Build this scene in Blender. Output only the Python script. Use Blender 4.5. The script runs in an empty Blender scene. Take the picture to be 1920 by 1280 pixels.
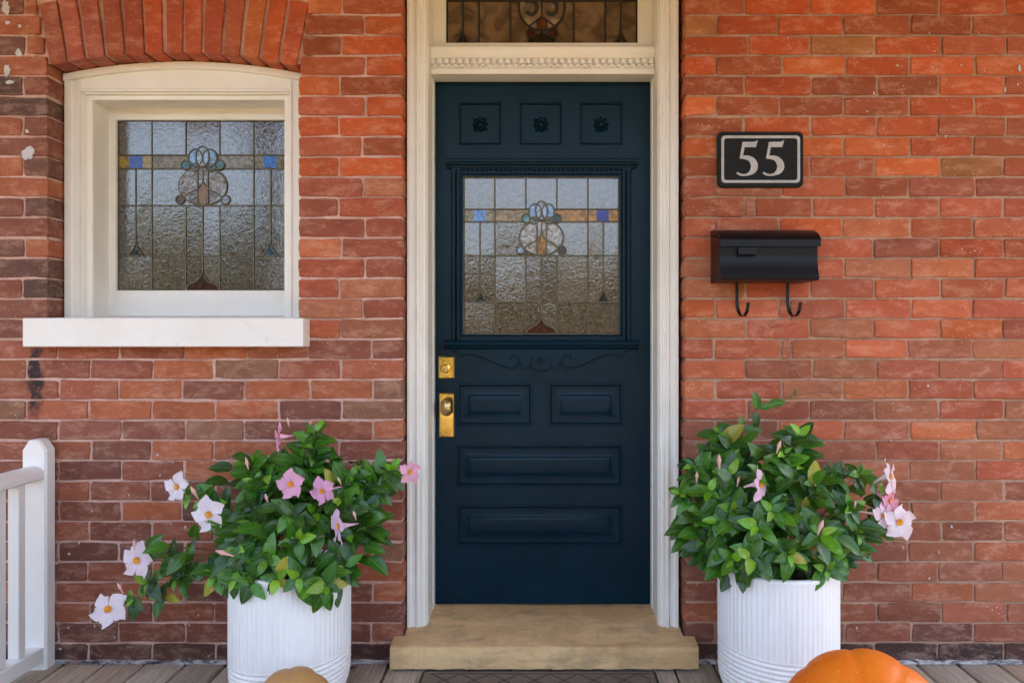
import bpy, math, random
from mathutils import Vector, Matrix, noise as mnoise
R = math.radians
scene = bpy.context.scene
col = scene.collection

# ------------------------------------------------------------------ camera, sky, sun, exposure
S, D, VX, VY, ZC = 540.0, 2.8, 1020.0, 630.0, 1.135     # px per metre on the wall, camera distance, vanishing point, eye height
F = S * D
cam_d = bpy.data.cameras.new('camera')
cam = bpy.data.objects.new('camera', cam_d)
col.objects.link(cam)
cam.location = (0, -D, ZC)
cam.rotation_euler = (R(90), 0, 0)
cam_d.sensor_width = 36
cam_d.lens = F / 1920 * 36
cam_d.shift_x = -(VX - 960) / 1920
cam_d.shift_y = -(640 - VY) / 1920
cam_d.clip_end = 500
cam_d.clip_start = 0.05
scene.camera = cam

SUN_EL, SUN_AZ = 58.0, 25.0      # azimuth measured clockwise from +Y (north)
w = bpy.data.worlds.new('World')
scene.world = w
w.use_nodes = True
wn = w.node_tree
sky = wn.nodes.new('ShaderNodeTexSky')
sky.sky_type = 'NISHITA'
sky.sun_disc = False
sky.sun_elevation = R(SUN_EL)
sky.sun_rotation = R(SUN_AZ)
sky.dust_density = 5.0
sky.air_density = 0.8
wn.links.new(sky.outputs[0], wn.nodes['Background'].inputs[0])
wn.nodes['Background'].inputs[1].default_value = 0.13
sl = bpy.data.lights.new('sun', 'SUN')
sl.energy = 2.1
sl.angle = R(0.6)
sl.color = (1.0, 0.92, 0.80)
sun = bpy.data.objects.new('sun', sl)
col.objects.link(sun)
sdir = Vector((math.sin(R(SUN_AZ)) * math.cos(R(SUN_EL)), math.cos(R(SUN_AZ)) * math.cos(R(SUN_EL)), math.sin(R(SUN_EL))))
sun.rotation_euler = sdir.to_track_quat('Z', 'Y').to_euler()
sun.location = (0, -8, 12)
vs = scene.view_settings
vs.view_transform = 'Standard'
vs.look = 'None'
vs.gamma = 1.0
vs.exposure = 3.45
vs.use_white_balance = True
vs.white_balance_temperature = 7300
vs.white_balance_tint = 10
scene.cycles.adaptive_threshold = 0.02
scene.cycles.max_bounces = 6
scene.cycles.diffuse_bounces = 4
scene.cycles.glossy_bounces = 3
scene.cycles.caustics_reflective = False
scene.cycles.caustics_refractive = False
scene.cycles.use_denoising = True

# ------------------------------------------------------------------ helpers
def sc(Y): return F / (D + Y)
def P(px, py, Y=0.0):
    s = sc(Y)
    return Vector(((px - VX) / s, Y, ZC + (VY - py) / s))
def PX(px, Y=0.0): return (px - VX) / sc(Y)
def PZ(py, Y=0.0): return ZC + (VY - py) / sc(Y)
def s2l(c):
    c = c / 255.0
    return c / 12.92 if c <= 0.04045 else ((c + 0.055) / 1.055) ** 2.4
def rgb(r, g, b, k=1.0): return (s2l(r) * k, s2l(g) * k, s2l(b) * k, 1.0)

W = {}
def tag(o, label=None, cat=None, group=None, kind=None):
    if label: o['label'] = label
    if cat: o['category'] = cat
    if group: o['group'] = group
    if kind: o['kind'] = kind
    return o
def thing(name, loc, label=None, cat=None, group=None, kind=None):
    o = bpy.data.objects.new(name, None)
    o.empty_display_size = 0.05
    col.objects.link(o)
    o.location = loc
    W[o.name] = Vector(loc)
    return tag(o, label, cat, group, kind)

class MB:
    def __init__(s): s.v = []; s.f = []
    def add(s, vs_, fs_):
        n = len(s.v)
        s.v += [tuple(v) for v in vs_]
        s.f += [tuple(i + n for i in f) for f in fs_]
        return s
    def box(s, x0, x1, y0, y1, z0, z1, b=0.0):
        if b <= 0:
            v = [(x, y, z) for x in (x0, x1) for y in (y0, y1) for z in (z0, z1)]
            return s.add(v, [(0, 1, 3, 2), (4, 6, 7, 5), (0, 4, 5, 1), (2, 3, 7, 6), (0, 2, 6, 4), (1, 5, 7, 3)])
        # bevelled box: chamfer on all twelve edges
        c = ((x0 + x1) / 2, (y0 + y1) / 2, (z0 + z1) / 2)
        h = ((x1 - x0) / 2, (y1 - y0) / 2, (z1 - z0) / 2)
        v = []; idx = {}
        for sx in (-1, 1):
            for sy in (-1, 1):
                for sz in (-1, 1):
                    sg = (sx, sy, sz)
                    for a in range(3):
                        q = [c[i] + sg[i] * (h[i] - (0 if i == a else b)) for i in range(3)]
                        idx[(sg, a)] = len(v); v.append(tuple(q))
        fs = []
        sgs = (-1, 1)
        for a in range(3):
            o1, o2 = [i for i in range(3) if i != a]
            for sa in sgs:
                ring = []
                for (p, q) in ((-1, -1), (1, -1), (1, 1), (-1, 1)):
                    sg = [0, 0, 0]; sg[a] = sa; sg[o1] = p; sg[o2] = q
                    ring.append(idx[(tuple(sg), a)])
                fs.append(tuple(ring))
        for a in range(3):
            o1, o2 = [i for i in range(3) if i != a]
            for p in sgs:
                for q in sgs:
                    def sgn(t):
                        g = [0, 0, 0]; g[a] = t; g[o1] = p; g[o2] = q
                        return tuple(g)
                    fs.append((idx[(sgn(-1), o1)], idx[(sgn(1), o1)], idx[(sgn(1), o2)], idx[(sgn(-1), o2)]))
        for sx in sgs:
            for sy in sgs:
                for sz in sgs:
                    g = (sx, sy, sz)
                    fs.append((idx[(g, 0)], idx[(g, 1)], idx[(g, 2)]))
        return s.add(v, fs)
    def prism(s, pts, a0, a1, axis):
        # pts: 2-D outline; axis 'x': pts are (y,z); 'z': (x,y); 'y': (x,z)
        def mk(p, a):
            return (a, p[0], p[1]) if axis == 'x' else ((p[0], p[1], a) if axis == 'z' else (p[0], a, p[1]))
        n = len(pts)
        v = [mk(p, a0) for p in pts] + [mk(p, a1) for p in pts]
        fs = [(i, (i + 1) % n, n + (i + 1) % n, n + i) for i in range(n)]
        fs += [tuple(range(n - 1, -1, -1)), tuple(range(n, 2 * n))]
        return s.add(v, fs)
    def tube(s, path, r, seg=8, sq=1.0, axis=None, closed=False, caps=True):
        path = [Vector(p) for p in path]
        n = len(path)
        rr = r if hasattr(r, '__len__') else [r] * n
        v = []; fs = []
        up0 = None
        for i, p in enumerate(path):
            a = path[(i - 1) % n] if (closed or i > 0) else path[i]
            b = path[(i + 1) % n] if (closed or i < n - 1) else path[i]
            t = (b - a).normalized()
            if axis is not None:
                up = Vector(axis)
            else:
                up = up0 if up0 is not None else (Vector((0, 0, 1)) if abs(t.z) < 0.9 else Vector((0, 1, 0)))
            sd = t.cross(up)
            if sd.length < 1e-6: sd = t.cross(Vector((1, 0, 0)))
            sd.normalize()
            up = sd.cross(t).normalized()
            if axis is None: up0 = up
            for k in range(seg):
                an = 2 * math.pi * k / seg
                v.append(p + sd * math.cos(an) * rr[i] + up * math.sin(an) * rr[i] * sq)
        m = n if closed else n - 1
        for i in range(m):
            j = (i + 1) % n
            for k in range(seg):
                k2 = (k + 1) % seg
                fs.append((i * seg + k, i * seg + k2, j * seg + k2, j * seg + k))
        if caps and not closed:
            fs.append(tuple(range(seg - 1, -1, -1)))
            fs.append(tuple(range((n - 1) * seg, n * seg)))
        return s.add(v, fs)
    def lathe(s, prof, c, axis='z', seg=32, fn=None):
        # prof: (r, h) pairs from one end to the other, round c along axis
        v = []; fs = []
        for (r, h) in prof:
            for k in range(seg):
                a = 2 * math.pi * k / seg
                rr = r if fn is None else fn(r, h, a)
                x, y = rr * math.cos(a), rr * math.sin(a)
                if axis == 'z': q = (c[0] + x, c[1] + y, c[2] + h)
                elif axis == 'y': q = (c[0] + x, c[1] + h, c[2] + y)
                else: q = (c[0] + h, c[1] + x, c[2] + y)
                v.append(q)
        for i in range(len(prof) - 1):
            for k in range(seg):
                k2 = (k + 1) % seg
                fs.append((i * seg + k, i * seg + k2, (i + 1) * seg + k2, (i + 1) * seg + k))
        fs.append(tuple(range(seg - 1, -1, -1)))
        fs.append(tuple(range((len(prof) - 1) * seg, len(prof) * seg)))
        return s.add(v, fs)
    def rings(s, x0, x1, z0, z1, prof):
        # concentric rectangles: prof = [(inset, y)], closed by a cap on the last
        v = []; fs = []
        for (i, y) in prof:
            v += [(x0 + i, y, z0 + i), (x1 - i, y, z0 + i), (x1 - i, y, z1 - i), (x0 + i, y, z1 - i)]
        for k in range(len(prof) - 1):
            for j in range(4):
                j2 = (j + 1) % 4
                fs.append((k * 4 + j, k * 4 + j2, k * 4 + 4 + j2, k * 4 + 4 + j))
        e = (len(prof) - 1) * 4
        fs.append((e, e + 1, e + 2, e + 3))
        return s.add(v, fs)
    def frame(s, x0, x1, z0, z1, prof):
        # like rings but open in the middle
        n = len(s.f)
        s.rings(x0, x1, z0, z1, prof)
        s.f.pop()
        return s
    def plate(s, x0, x1, z0, z1, y, depth, holes, back=None):
        xs = sorted(set([x0, x1] + [h[0] for h in holes] + [h[1] for h in holes]))
        zs = sorted(set([z0, z1] + [h[2] for h in holes] + [h[3] for h in holes]))
        for i in range(len(xs) - 1):
            for j in range(len(zs) - 1):
                cx, cz = (xs[i] + xs[i + 1]) / 2, (zs[j] + zs[j + 1]) / 2
                if any(h[0] < cx < h[1] and h[2] < cz < h[3] for h in holes): continue
                s.add([(xs[i], y, zs[j]), (xs[i + 1], y, zs[j]), (xs[i + 1], y, zs[j + 1]), (xs[i], y, zs[j + 1])], [(0, 1, 2, 3)])
        for h in holes:
            q = [(h[0], h[2]), (h[1], h[2]), (h[1], h[3]), (h[0], h[3])]
            for k in range(4):
                a, b = q[k], q[(k + 1) % 4]
                s.add([(a[0], y, a[1]), (b[0], y, b[1]), (b[0], y + depth, b[1]), (a[0], y + depth, a[1])], [(0, 1, 2, 3)])
        q = [(x0, z0), (x1, z0), (x1, z1), (x0, z1)]
        bd = back if back else depth
        for k in range(4):
            a, b = q[k], q[(k + 1) % 4]
            s.add([(a[0], y, a[1]), (b[0], y, b[1]), (b[0], y + bd, b[1]), (a[0], y + bd, a[1])], [(3, 2, 1, 0)])
        if back:
            s.add([(p[0], y + back, p[1]) for p in q], [(3, 2, 1, 0)])
        return s
    def build(s, name, mat, parent=None, smooth=False, color=None, kind=None, weld=False):
        off = W[parent.name] if parent is not None else Vector((0, 0, 0))
        me = bpy.data.meshes.new(name)
        me.from_pydata([(x - off[0], y - off[1], z - off[2]) for (x, y, z) in s.v], [], s.f)
        me.materials.append(mat)
        if smooth is True:
            me.polygons.foreach_set('use_smooth', [True] * len(me.polygons))
        elif smooth:
            me.polygons.foreach_set('use_smooth', [True] * len(me.polygons))
            me.set_sharp_from_angle(angle=R(smooth))
        me.update()
        o = bpy.data.objects.new(name, me)
        col.objects.link(o)
        if parent is not None: o.parent = parent
        W[o.name] = Vector(off)
        if color: o.color = color
        if kind: o['kind'] = kind
        return o

# ------------------------------------------------------------------ materials
class NT:
    def __init__(s, name):
        s.m = bpy.data.materials.new(name)
        s.m.use_nodes = True
        s.t = s.m.node_tree
        s.b = s.t.nodes['Principled BSDF']
    def n(s, typ, **kw):
        nd = s.t.nodes.new(typ)
        for k, v in kw.items(): setattr(nd, k, v)
        return nd
    def l(s, a, b): s.t.links.new(a, b)
    def put(s, sock, v):
        if hasattr(v, 'is_output'): s.l(v, sock)
        else: sock.default_value = v
    def pos(s): return s.n('ShaderNodeNewGeometry').outputs['Position']
    def obj(s): return s.n('ShaderNodeTexCoord').outputs['Object']
    def info(s): return s.n('ShaderNodeObjectInfo')
    def noise(s, vec, scale, detail=4, rough=0.55, dist=0.0):
        q = s.n('ShaderNodeTexNoise')
        s.put(q.inputs['Vector'], vec)
        q.inputs['Scale'].default_value = scale
        q.inputs['Detail'].default_value = detail
        q.inputs['Roughness'].default_value = rough
        q.inputs['Distortion'].default_value = dist
        return q.outputs['Fac']
    def map(s, v, a, b, c=0.0, d=1.0, smooth=False):
        q = s.n('ShaderNodeMapRange')
        if smooth: q.interpolation_type = 'SMOOTHSTEP'
        s.put(q.inputs[0], v)
        for i, x in enumerate((a, b, c, d)): s.put(q.inputs[i + 1], x)
        return q.outputs[0]
    def math(s, op, a, b=0.0):
        q = s.n('ShaderNodeMath', operation=op)
        s.put(q.inputs[0], a); s.put(q.inputs[1], b)
        return q.outputs[0]
    def mix(s, fac, a, b, blend='MIX'):
        q = s.n('ShaderNodeMix', data_type='RGBA', blend_type=blend)
        s.put(q.inputs[0], fac); s.put(q.inputs[6], a); s.put(q.inputs[7], b)
        return q.outputs[2]
    def vmul(s, v, vec):
        q = s.n('ShaderNodeVectorMath', operation='MULTIPLY')
        s.put(q.inputs[0], v); q.inputs[1].default_value = vec
        return q.outputs[0]
    def vadd(s, v, vec):
        q = s.n('ShaderNodeVectorMath', operation='ADD')
        s.put(q.inputs[0], v); s.put(q.inputs[1], vec)
        return q.outputs[0]
    def sep(s, v):
        q = s.n('ShaderNodeSeparateXYZ'); s.put(q.inputs[0], v)
        return q.outputs
    def bump(s, h, strength=0.3, dist=0.002, prev=None):
        q = s.n('ShaderNodeBump')
        q.inputs['Strength'].default_value = strength
        q.inputs['Distance'].default_value = dist
        s.put(q.inputs['Height'], h)
        if prev is not None: s.l(prev, q.inputs['Normal'])
        return q.outputs[0]
    def fin(s, color=None, rough=0.5, normal=None, metal=0.0, ior=None, spec=None, **kw):
        if color is not None: s.put(s.b.inputs['Base Color'], color)
        s.put(s.b.inputs['Roughness'], rough)
        s.put(s.b.inputs['Metallic'], metal)
        if normal is not None: s.l(normal, s.b.inputs['Normal'])
        if ior: s.b.inputs['IOR'].default_value = ior
        if spec is not None: s.b.inputs['Specular IOR Level'].default_value = spec
        for k, v in kw.items(): s.put(s.b.inputs[k.replace('_', ' ')], v)
        return s.m

def offset_by_random(t, p):
    inf = t.info()
    q = t.n('ShaderNodeVectorMath', operation='SCALE')
    q.inputs[0].default_value = (37.0, 51.0, 23.0)
    t.l(inf.outputs['Random'], q.inputs['Scale'])
    return t.vadd(p, q.outputs[0]), inf

def brick_material():
    t = NT('brick')
    p0 = t.pos()
    p, inf = offset_by_random(t, p0)
    base = inf.outputs['Color']
    n1 = t.noise(p, 12, 6, 0.68, 0.15)
    c = t.mix(t.map(n1, 0.30, 0.52, 0.55, 0.0), base, t.mix(1.0, base, (0.55, 0.47, 0.45, 1), 'MULTIPLY'))
    # pale lime bloom smeared sideways
    ps = t.vmul(p, (0.55, 1, 1.3))
    n2 = t.noise(ps, 21, 9, 0.80, 0.25)
    c = t.mix(t.map(n2, 0.49, 0.63, 0.0, 0.72), c, t.mix(0.50, t.mix(1.0, base, (1.3, 1.45, 1.5, 1), 'MULTIPLY'), (0.60, 0.37, 0.275, 1)))
    n3 = t.noise(p, 85, 6, 0.8)
    c = t.mix(t.map(n3, 0.54, 0.68, 0.0, 0.45), c, t.mix(0.7, base, (0.09, 0.035, 0.025, 1)))
    # small pits and specks of old paint and mortar
    v = t.n('ShaderNodeTexVoronoi'); t.put(v.inputs['Vector'], p); v.inputs['Scale'].default_value = 75
    sz = t.map(t.noise(p, 9, 2), 0.42, 0.75, 0.0, 0.22)
    speck = t.math('LESS_THAN', v.outputs['Distance'], sz)
    n4 = t.noise(p, 240, 2)
    c = t.mix(t.math('MULTIPLY', speck, t.map(n4, 0.47, 0.54, 0.0, 0.9)), c, (0.66, 0.57, 0.51, 1))
    v2 = t.n('ShaderNodeTexVoronoi'); t.put(v2.inputs['Vector'], t.vadd(p, (3.1, 1.7, 9.0))); v2.inputs['Scale'].default_value = 48
    pit = t.math('LESS_THAN', v2.outputs['Distance'], t.map(t.noise(p, 7, 2), 0.5, 0.75, 0.0, 0.13))
    c = t.mix(t.math('MULTIPLY', pit, 0.7), c, (0.03, 0.017, 0.013, 1))
    # old spilt-tar streak under the sill end and grime at the porch floor
    xyz = t.sep(p0)
    wob = t.map(t.noise(p0, 22, 4), 0.3, 0.7, -0.014, 0.014)
    dx = t.math('ABSOLUTE', t.math('SUBTRACT', t.math('ADD', xyz[0], wob), -1.768))
    mx = t.map(dx, 0.012, 0.030, 1.0, 0.0, True)
    mz = t.math('MULTIPLY', t.map(xyz[2], 0.82, 0.90, 0.0, 1.0), t.map(xyz[2], 1.085, 1.10, 1.0, 0.0))
    tar = t.math('MULTIPLY', t.math('MULTIPLY', mx, mz), t.map(t.noise(p0, 60, 4), 0.32, 0.5, 0.25, 0.95))
    c = t.mix(tar, c, (0.014, 0.014, 0.018, 1))
    b = t.bump(t.noise(p, 70, 8, 0.82), 0.9, 0.0055)
    return t.fin(c, t.map(n2, 0.3, 0.7, 0.62, 0.88), b, spec=0.35)

def mortar_material():
    t = NT('mortar')
    p = t.pos(); inf = t.info()
    n1 = t.noise(p, 5, 5, 0.6)
    n2 = t.noise(p, 42, 6, 0.7)
    c = t.mix(t.map(n1, 0.38, 0.62), inf.outputs['Color'], t.mix(1.0, inf.outputs['Color'], (0.72, 0.66, 0.62, 1), 'MULTIPLY'))
    c = t.mix(t.map(n2, 0.5, 0.72, 0.0, 0.6), c, t.mix(1.0, c, (0.5, 0.45, 0.42, 1), 'MULTIPLY'))
    c = t.mix(t.map(t.noise(p, 190, 3), 0.62, 0.7, 0.0, 0.7), c, (0.5, 0.44, 0.40, 1))
    b = t.bump(t.noise(p, 75, 6, 0.8), 0.8, 0.006)
    return t.fin(c, 0.92, b, spec=0.2)

def paint_material(name, base, rough=0.42, grain=(3, 60, 60), strength=0.12, wear=None):
    t = NT(name)
    p = t.pos()
    n1 = t.noise(p, 6, 5, 0.6)
    c = t.mix(t.map(n1, 0.35, 0.7, 0.0, 0.55), base, t.mix(1.0, base, (0.88, 0.865, 0.83, 1), 'MULTIPLY'))
    g = t.noise(t.vmul(p, grain), 9, 5, 0.65)
    if wear:
        c = t.mix(t.map(t.noise(p, 30, 7, 0.75), 0.60, 0.74, 0.0, 0.55), c, wear)
    b = t.bump(g, strength, 0.0025)
    return t.fin(c, t.map(g, 0.3, 0.7, rough - 0.06, rough + 0.1), b)

def door_material():
    t = NT('door_paint')
    p = t.pos()
    g = t.noise(t.vmul(p, (1.6, 40, 34)), 7, 6, 0.68, 0.3)       # brushed out along the grain
    n1 = t.noise(p, 4, 4)
    c = t.mix(t.map(n1, 0.35, 0.65), (0.0010, 0.0145, 0.0260, 1), (0.0016, 0.0190, 0.0335, 1))
    chip = t.map(t.noise(p, 46, 6, 0.75), 0.735, 0.76, 0.0, 0.6)
    c = t.mix(chip, c, (0.10, 0.16, 0.20, 1))
    b = t.bump(g, 0.22, 0.0028)
    return t.fin(c, t.map(g, 0.3, 0.7, 0.18, 0.30), b, spec=0.13)

def wood_material():
    t = NT('deck_wood')
    p, inf = offset_by_random(t, t.pos())
    base = inf.outputs['Color']
    g = t.noise(t.vmul(p, (26, 1.1, 8)), 5, 7, 0.65, 1.2)
    g2 = t.noise(t.vmul(p, (80, 1.6, 20)), 6, 5, 0.7)
    c = t.mix(t.map(g, 0.36, 0.62), t.mix(1.0, base, (0.60, 0.56, 0.52, 1), 'MULTIPLY'), base)
    c = t.mix(t.map(g2, 0.58, 0.72, 0.0, 0.6), c, t.mix(1.0, base, (0.35, 0.30, 0.27, 1), 'MULTIPLY'))
    v = t.n('ShaderNodeTexVoronoi'); t.put(v.inputs['Vector'], t.vmul(p, (1.0, 0.6, 0.3))); v.inputs['Scale'].default_value = 6.5
    kn = t.map(v.outputs['Distance'], 0.045, 0.10, 0.8, 0.0)
    c = t.mix(kn, c, (0.05, 0.032, 0.022, 1))
    c = t.mix(t.map(t.noise(p, 13, 4), 0.6, 0.75, 0, 0.35), c, (0.33, 0.30, 0.29, 1))
    b = t.bump(g, 0.5, 0.004)
    b = t.bump(g2, 0.4, 0.0015, b)
    return t.fin(c, 0.8, b, spec=0.3)

def stone_material():
    t = NT('sandstone')
    p = t.pos()
    n1 = t.noise(t.vmul(p, (0.6, 1, 2.0)), 5, 6, 0.6, 0.7)
    n2 = t.noise(t.vmul(p, (0.35, 1.0, 1.6)), 22, 7, 0.72, 0.8)
    n3 = t.noise(p, 110, 6, 0.8)
    c = t.mix(t.map(n1, 0.40, 0.60), (0.80, 0.535, 0.265, 1), (0.62, 0.39, 0.18, 1))
    c = t.mix(t.map(n2, 0.52, 0.74, 0.0, 0.6), c, (0.25, 0.135, 0.065, 1))
    c = t.mix(t.map(n3, 0.6, 0.75, 0.0, 0.5), c, (0.10, 0.08, 0.06, 1))
    # feet have worn grey dirt into the tread
    c = t.mix(t.map(t.noise(p, 9, 5, 0.65), 0.52, 0.68, 0.0, 0.4), c, (0.24, 0.175, 0.12, 1))
    b = t.bump(t.noise(t.vmul(p, (1, 1, 0.5)), 48, 8, 0.8), 0.9, 0.007)
    return t.fin(c, 0.82, b, spec=0.3)

def glass_material(name, scale=96, strength=0.5, rough=0.05, ior=1.85, dist=0.00095):
    t = NT(name)
    p, inf = offset_by_random(t, t.pos())
    h = t.noise(p, scale, 2, 0.45, 0.9)
    h2 = t.noise(p, scale * 0.22, 2)
    tint = t.mix(t.map(h, 0.40, 0.62, 0.0, 0.8), inf.outputs['Color'], t.mix(1.0, inf.outputs['Color'], (0.30, 0.28, 0.27, 1), 'MULTIPLY'))
    hh = t.math('ADD', h, t.math('MULTIPLY', h2, 1.1))
    b = t.bump(hh, strength, dist)
    return t.fin(tint, rough, b, ior=ior)

def plain(name, base, rough=0.5, metal=0.0, bump=0.0, scale=60, var=0.0, **kw):
    t = NT(name)
    p = t.pos()
    c = base
    n = None
    if var: c = t.mix(t.map(t.noise(p, scale * 0.25, 5, 0.6), 0.3, 0.7), base, t.mix(1.0, base, (1 - var, 1 - var, 1 - var, 1), 'MULTIPLY'))
    if bump: n = t.bump(t.noise(p, scale, 5, 0.65), bump, 0.002)
    return t.fin(c, rough, n, metal, **kw)

def leaf_material(name='leaf', joined=False):
    t = NT(name)
    o = t.n('ShaderNodeTexCoord').outputs['UV']; inf = t.info()
    xyz = t.sep(o)
    ax = t.math('ABSOLUTE', xyz[0])
    mid = t.map(ax, 0.006, 0.022, 1.0, 0.0, True)
    # side veins run forward from the midrib
    ph = t.math('SUBTRACT', t.math('MULTIPLY', xyz[1], 46.0), t.math('MULTIPLY', ax, 40.0))
    sv = t.map(t.math('SINE', ph), 0.80, 1.0, 0.0, 0.13)
    base = inf.outputs['Color']
    if joined:
        rp = t.n('ShaderNodeNewGeometry').outputs['Random Per Island']
        base = t.mix(rp, (0.016, 0.070, 0.012, 1), (0.048, 0.175, 0.014, 1))
    nz = t.noise(t.vadd(o, inf.outputs['Location']), 5, 3)
    c = t.mix(t.map(nz, 0.35, 0.65, 0.0, 0.6), base, t.mix(1.0, base, (0.62, 0.72, 0.6, 1), 'MULTIPLY'))
    lite = t.mix(0.55, base, (0.30, 0.42, 0.10, 1))
    c = t.mix(sv, c, lite)
    c = t.mix(t.math('MULTIPLY', mid, 0.42), c, lite)
    b = t.bump(t.math('ADD', sv, mid), 0.3, 0.015)
    m = t.fin(c, t.map(nz, 0.3, 0.7, 0.17, 0.32), b, spec=0.45)
    tr = t.n('ShaderNodeBsdfTranslucent')
    t.put(tr.inputs['Color'], t.mix(1.0, c, (1.5, 1.9, 0.55, 1), 'MULTIPLY'))
    ms = t.n('ShaderNodeMixShader'); ms.inputs[0].default_value = 0.16
    t.l(t.b.outputs[0], ms.inputs[1]); t.l(tr.outputs[0], ms.inputs[2])
    t.l(ms.outputs[0], t.t.nodes['Material Output'].inputs[0])
    return m

def petal_material():
    t = NT('petal')
    o = t.obj(); inf = t.info()
    n = t.noise(t.vmul(o, (90, 14, 10)), 6, 3)
    c = t.mix(t.map(n, 0.4, 0.7, 0.0, 0.25), inf.outputs['Color'], t.mix(1.0, inf.outputs['Color'], (0.93, 0.78, 0.88, 1), 'MULTIPLY'))
    b = t.bump(n, 0.15, 0.003)
    m = t.fin(c, 0.55, b, spec=0.25)
    tr = t.n('ShaderNodeBsdfTranslucent'); t.put(tr.inputs['Color'], c)
    ms = t.n('ShaderNodeMixShader'); ms.inputs[0].default_value = 0.3
    t.l(t.b.outputs[0], ms.inputs[1]); t.l(tr.outputs[0], ms.inputs[2])
    t.l(ms.outputs[0], t.t.nodes['Material Output'].inputs[0])
    return m

def tint_material(name, rough=0.5, bump=0.2, scale=60):
    t = NT(name)
    p = t.pos(); inf = t.info()
    c = t.mix(t.map(t.noise(p, scale * 0.3, 4), 0.35, 0.7, 0.0, 0.4), inf.outputs['Color'], t.mix(1.0, inf.outputs['Color'], (0.7, 0.7, 0.7, 1), 'MULTIPLY'))
    return t.fin(c, rough, t.bump(t.noise(p, scale, 4), bump, 0.002))

def pumpkin_material(name, c1, c2, c3):
    t = NT(name)
    o = t.obj()
    n = t.noise(o, 9, 5, 0.6)
    n2 = t.noise(t.vmul(o, (1, 1, 0.3)), 55, 5, 0.7)
    c = t.mix(t.map(n, 0.35, 0.65), c1, c2)
    c = t.mix(t.map(n2, 0.56, 0.74, 0.0, 0.6), c, c3)
    vo = t.n('ShaderNodeTexVoronoi'); t.put(vo.inputs['Vector'], o); vo.inputs['Scale'].default_value = 60
    c = t.mix(t.map(vo.outputs['Distance'], 0.10, 0.16, 0.55, 0.0), c, t.mix(0.6, c3, (0.75, 0.55, 0.3, 1)))
    return t.fin(c, 0.46, t.bump(t.noise(o, 40, 4), 0.12, 0.004), spec=0.35)

def mat_material():
    t = NT('mat_pile')
    p = t.pos()
    n = t.noise(p, 420, 4, 0.8); n1 = t.noise(p, 24, 4)
    c = t.mix(t.map(n, 0.35, 0.65), (0.10, 0.078, 0.058, 1), (0.34, 0.275, 0.21, 1))
    c = t.mix(t.map(n1, 0.4, 0.7, 0, 0.4), c, (0.16, 0.13, 0.10, 1))
    return t.fin(c, 0.95, t.bump(n, 0.9, 0.004), spec=0.1)

def flashing_material():
    t = NT('old_caulk')
    p = t.pos()
    n = t.noise(t.vmul(p, (0.4, 1, 1.2)), 40, 6, 0.7, 0.8)
    n2 = t.noise(t.vmul(p, (0.5, 1, 1)), 19, 5, 0.65, 0.5)
    c = t.mix(t.map(n, 0.42, 0.56), (0.022, 0.022, 0.028, 1), (0.42, 0.41, 0.40, 1))
    c = t.mix(t.map(n2, 0.60, 0.68, 0, 0.8), c, (0.33, 0.10, 0.035, 1))
    c = t.mix(t.map(n2, 0.44, 0.36, 0, 0.8), c, (0.25, 0.14, 0.115, 1))
    return t.fin(c, 0.75, t.bump(n, 0.9, 0.008))

def lawn_material():
    t = NT('lawn')
    p = t.pos()
    n = t.noise(p, 2.0, 6, 0.7); n2 = t.noise(p, 40, 4)
    c = t.mix(t.map(n, 0.35, 0.65), (0.125, 0.082, 0.030, 1), (0.17, 0.115, 0.045, 1))
    c = t.mix(t.map(n2, 0.5, 0.75), c, (0.06, 0.07, 0.02, 1))
    return t.fin(c, 0.95)

def ceiling_material():
    t = NT('ceiling_boards')
    p = t.pos()
    x = t.sep(p)
    br = t.math('FRACT', t.math('MULTIPLY', x[0], 11.0))
    gap = t.map(t.math('ABSOLUTE', t.math('SUBTRACT', br, 0.5)), 0.46, 0.49, 0.0, 0.7)
    n = t.noise(t.vmul(p, (20, 1, 1)), 4, 5)
    c = t.mix(t.map(n, 0.3, 0.7), (0.40, 0.235, 0.070, 1), (0.48, 0.29, 0.095, 1))
    c = t.mix(gap, c, (0.06, 0.03, 0.012, 1))
    return t.fin(c, 0.55)

M_brick = brick_material()
M_mortar = mortar_material()
M_white = paint_material('cream_paint', (0.83, 0.815, 0.75, 1), 0.42, (60, 60, 3), 0.05)
M_whiteh = paint_material('sill_paint', (0.80, 0.785, 0.75, 1), 0.45, (3, 40, 60), 0.2, (0.55, 0.52, 0.47, 1))
M_rail = paint_material('rail_paint', (0.78, 0.77, 0.745, 1), 0.5, (50, 50, 3), 0.22, (0.55, 0.53, 0.49, 1))
M_door = door_material()
M_wood = wood_material()
M_stone = stone_material()
M_glass = glass_material('hammered_glass')
M_glassd = glass_material('tinted_glass', 60, 0.5, 0.12, 1.40, 0.0014)
M_glassw = glass_material('wavy_glass', 40, 0.6, 0.04, 1.6, 0.006)
M_glasst = glass_material('smooth_glass', 14, 0.08, 0.10, 1.5, 0.004)
M_came = plain('lead_came', (0.17, 0.14, 0.085, 1), 0.42, 0.75, 0.25, 150, 0.5)
M_camed = plain('dark_came', (0.035, 0.028, 0.022, 1), 0.5, 0.4, 0.25, 150, 0.4)
M_brass = plain('brass', (0.88, 0.62, 0.17, 1), 0.15, 1.0, 0.12, 90, 0.35)
M_brassd = plain('worn_brass', (0.72, 0.51, 0.23, 1), 0.30, 1.0, 0.06, 60, 0.35)
M_hole = plain('keyhole', (0.01, 0.008, 0.006, 1), 0.7)
M_black = plain('black_enamel', (0.0045, 0.005, 0.0062, 1), 0.34, 0.0, 0.06, 120, 0.2, spec=0.2)
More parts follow.
